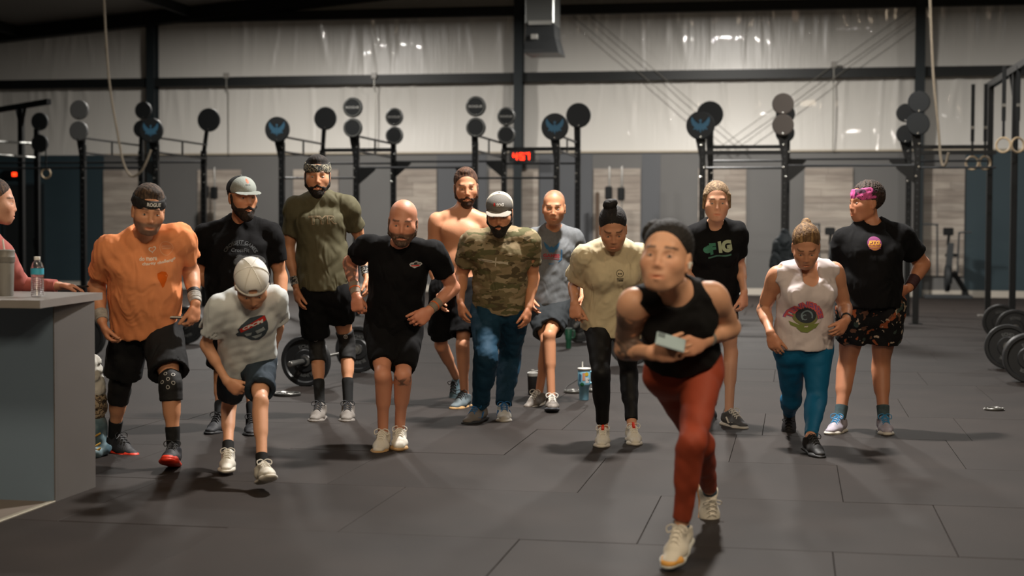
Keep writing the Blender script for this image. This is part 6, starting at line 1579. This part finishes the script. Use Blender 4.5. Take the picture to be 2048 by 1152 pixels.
# 13 woman with the pink headband
floral = layered_mat('cloth_floral', '121214', [('9a5230', 14, .62, 1), ('b8a590', 20, .64, 2), ('6b4a3a', 16, .63, 3), ('3b4a44', 15, .64, 5)])
q = person(dict(label='person with pink headband in black T-shirt and floral shorts, hand on hip, looking aside', H=1.76, D=10.6, fem=1, skin='bb7f5f', girth=1.30, bel=.03, arm=1.22, leg=1.22, neckw=1.1, seed=13, jaw=.004, hscale=1.03,
    pelvis=(1742, 612), neck=(1742, 455), head=(1732, 404), hpitch=4, hyaw=-58, ns=-1, hs=0, sh=((1692, 480), (1797, 470)), el=((1676, 552, 1), (1846, 528, 1)), wr=((1682, 606), (1818, 576, -1)),
    hand=({'curl': .5}, {'dir': (-1, .3, -.5), 'thumb': (-.3, .6, .7), 'palm': (-.3, -1, 0), 'curl': .8}), hip=((1712, 622), (1772, 622)), kn=((1694, 728), (1762, 728)), an=((1680, 838), (1767, 838)),
    shoes=(sh(mat('shoe_lilac', 'a7a0ac', .6), solew, mat('lace_sky', '2c86b8', .6), -32), sh(mat('shoe_lilac', 'a7a0ac', .6), solew, mat('lace_sky', '2c86b8', .6), -4)), hair=('curly', hair_mat('curly_brown', '241a15', '5b4638')), brow='4a3626', socks=(.76, cloth('sock_teal', '44555a', var=.3, vscale=25)),
    shirt=dict(mat=blackc, sleeve=.62, hem=-.0, inf=.014, seed=131, wr=.005, hemw=.19, neckr=.074, neckd=.045), shorts=dict(mat=floral, len=.48, flare=.022, seed=132, inf=.018)))
headband(q.root, q, ramp_mat('band_pink', [(0, '4d2340'), (.42, 'c04a8a'), (.6, 'd65a9a'), (.68, '3a2038')], 28, .7, 1), .022, .085, label='pink headband with dark specks')
limb(q.root, 'wrist_wrap', q, 1, 'fore', .60, .95, .006, mat('wrap_maroon', '3a1d20', .8), amp=.001)
ns_ = obj_bvh(q.shirt); o = chest(q, ns_, 1749, 487)
decal('shirt_badge', ns_, disc(0, 0, .048), o, q.R, q.U, mat('badge_purple', '8a3a72', .7), q.shirt, .002, .012)
decal('shirt_badge', ns_, ringshape(0, -.002, 0.0, .044, 20, math.pi, 2*math.pi), o, q.R, q.U, mat('badge_yellow', 'd9963a', .7), q.shirt, .0034, .012)
for z in (-.014, -.026, -.036): decal('shirt_badge', ns_, poly([(-.04, z), (.04, z), (.04, z+.003), (-.04, z+.003)]), o, q.R, q.U, mat('badge_purple', '8a3a72', .7), q.shirt, .0045, .012)
decal('shirt_lettering', ns_, txt('FTG', 0, .006, .028, .072, bold=.06, shear=.2), o, q.R, q.U, mat('badge_gold', 'e0a53e', .7), q.shirt, .005, .012)

# 14 woman behind the counter, cut by the left edge
pink = cloth('salmon', 'a8605a')
q = person(dict(label='person in salmon long sleeves seated behind the counter, cut by the left edge', H=1.70, D=8.9, fem=1, skin='c89478', girth=1.0, arm=.95, leg=1.0, seed=14, bust=.85,
    pelvis=(-62, 650), neck=(-40, 468), head=(-9, 404), hyaw=84, hpitch=4, ns=0, hs=0, sh=((-75, 500), (-6, 500)), el=((-80, 580, 1), (38, 569, 1)), wr=((-40, 600, -1), (118, 572, -1)),
    hand=({'curl': .4}, {'dir': (1, .1, -.05), 'thumb': (0, 1, .2), 'palm': (0, 0, -1), 'curl': .35}), hip=((-85, 665), (-40, 665)), kn=((-80, 760), (-45, 760)), an=((-80, 860), (-45, 860)),
    shoes=(sh(blacks, blacks, blacks, 60), sh(blacks, blacks, blacks, 60)), hair=('long', hair_mat('long_brown', '2e2019', '6b4d35')), brow='3a2a20',
    shirt=dict(mat=pink, sleeve=1.0, hem=-.08, inf=.012, seed=141, wr=.004), leggings=dict(mat=blackl)))
limb(q.root, 'sleeve', q, 1, 'fore', -.12, .93, .011, pink, amp=.0015); limb(q.root, 'sleeve', q, 0, 'fore', -.12, .93, .011, pink)
c = q.Wr[1] + RH*.09 - UP*.0; c[2] = ZT + .012
t = empty('phone', (c[0], c[1], ZT), 'black phone under the hand on the counter', 'phone')
b_ = B(); b_.box((-.075, -.036, 0), (.075, .036, .011), bev=.004); b_.build('phone_case', blacks, t)
b_ = B(); b_.box((-.07, -.032, .011), (.07, .032, .0118)); b_.build('phone_screen', mat('screen_dark', '30383c', .1), t)
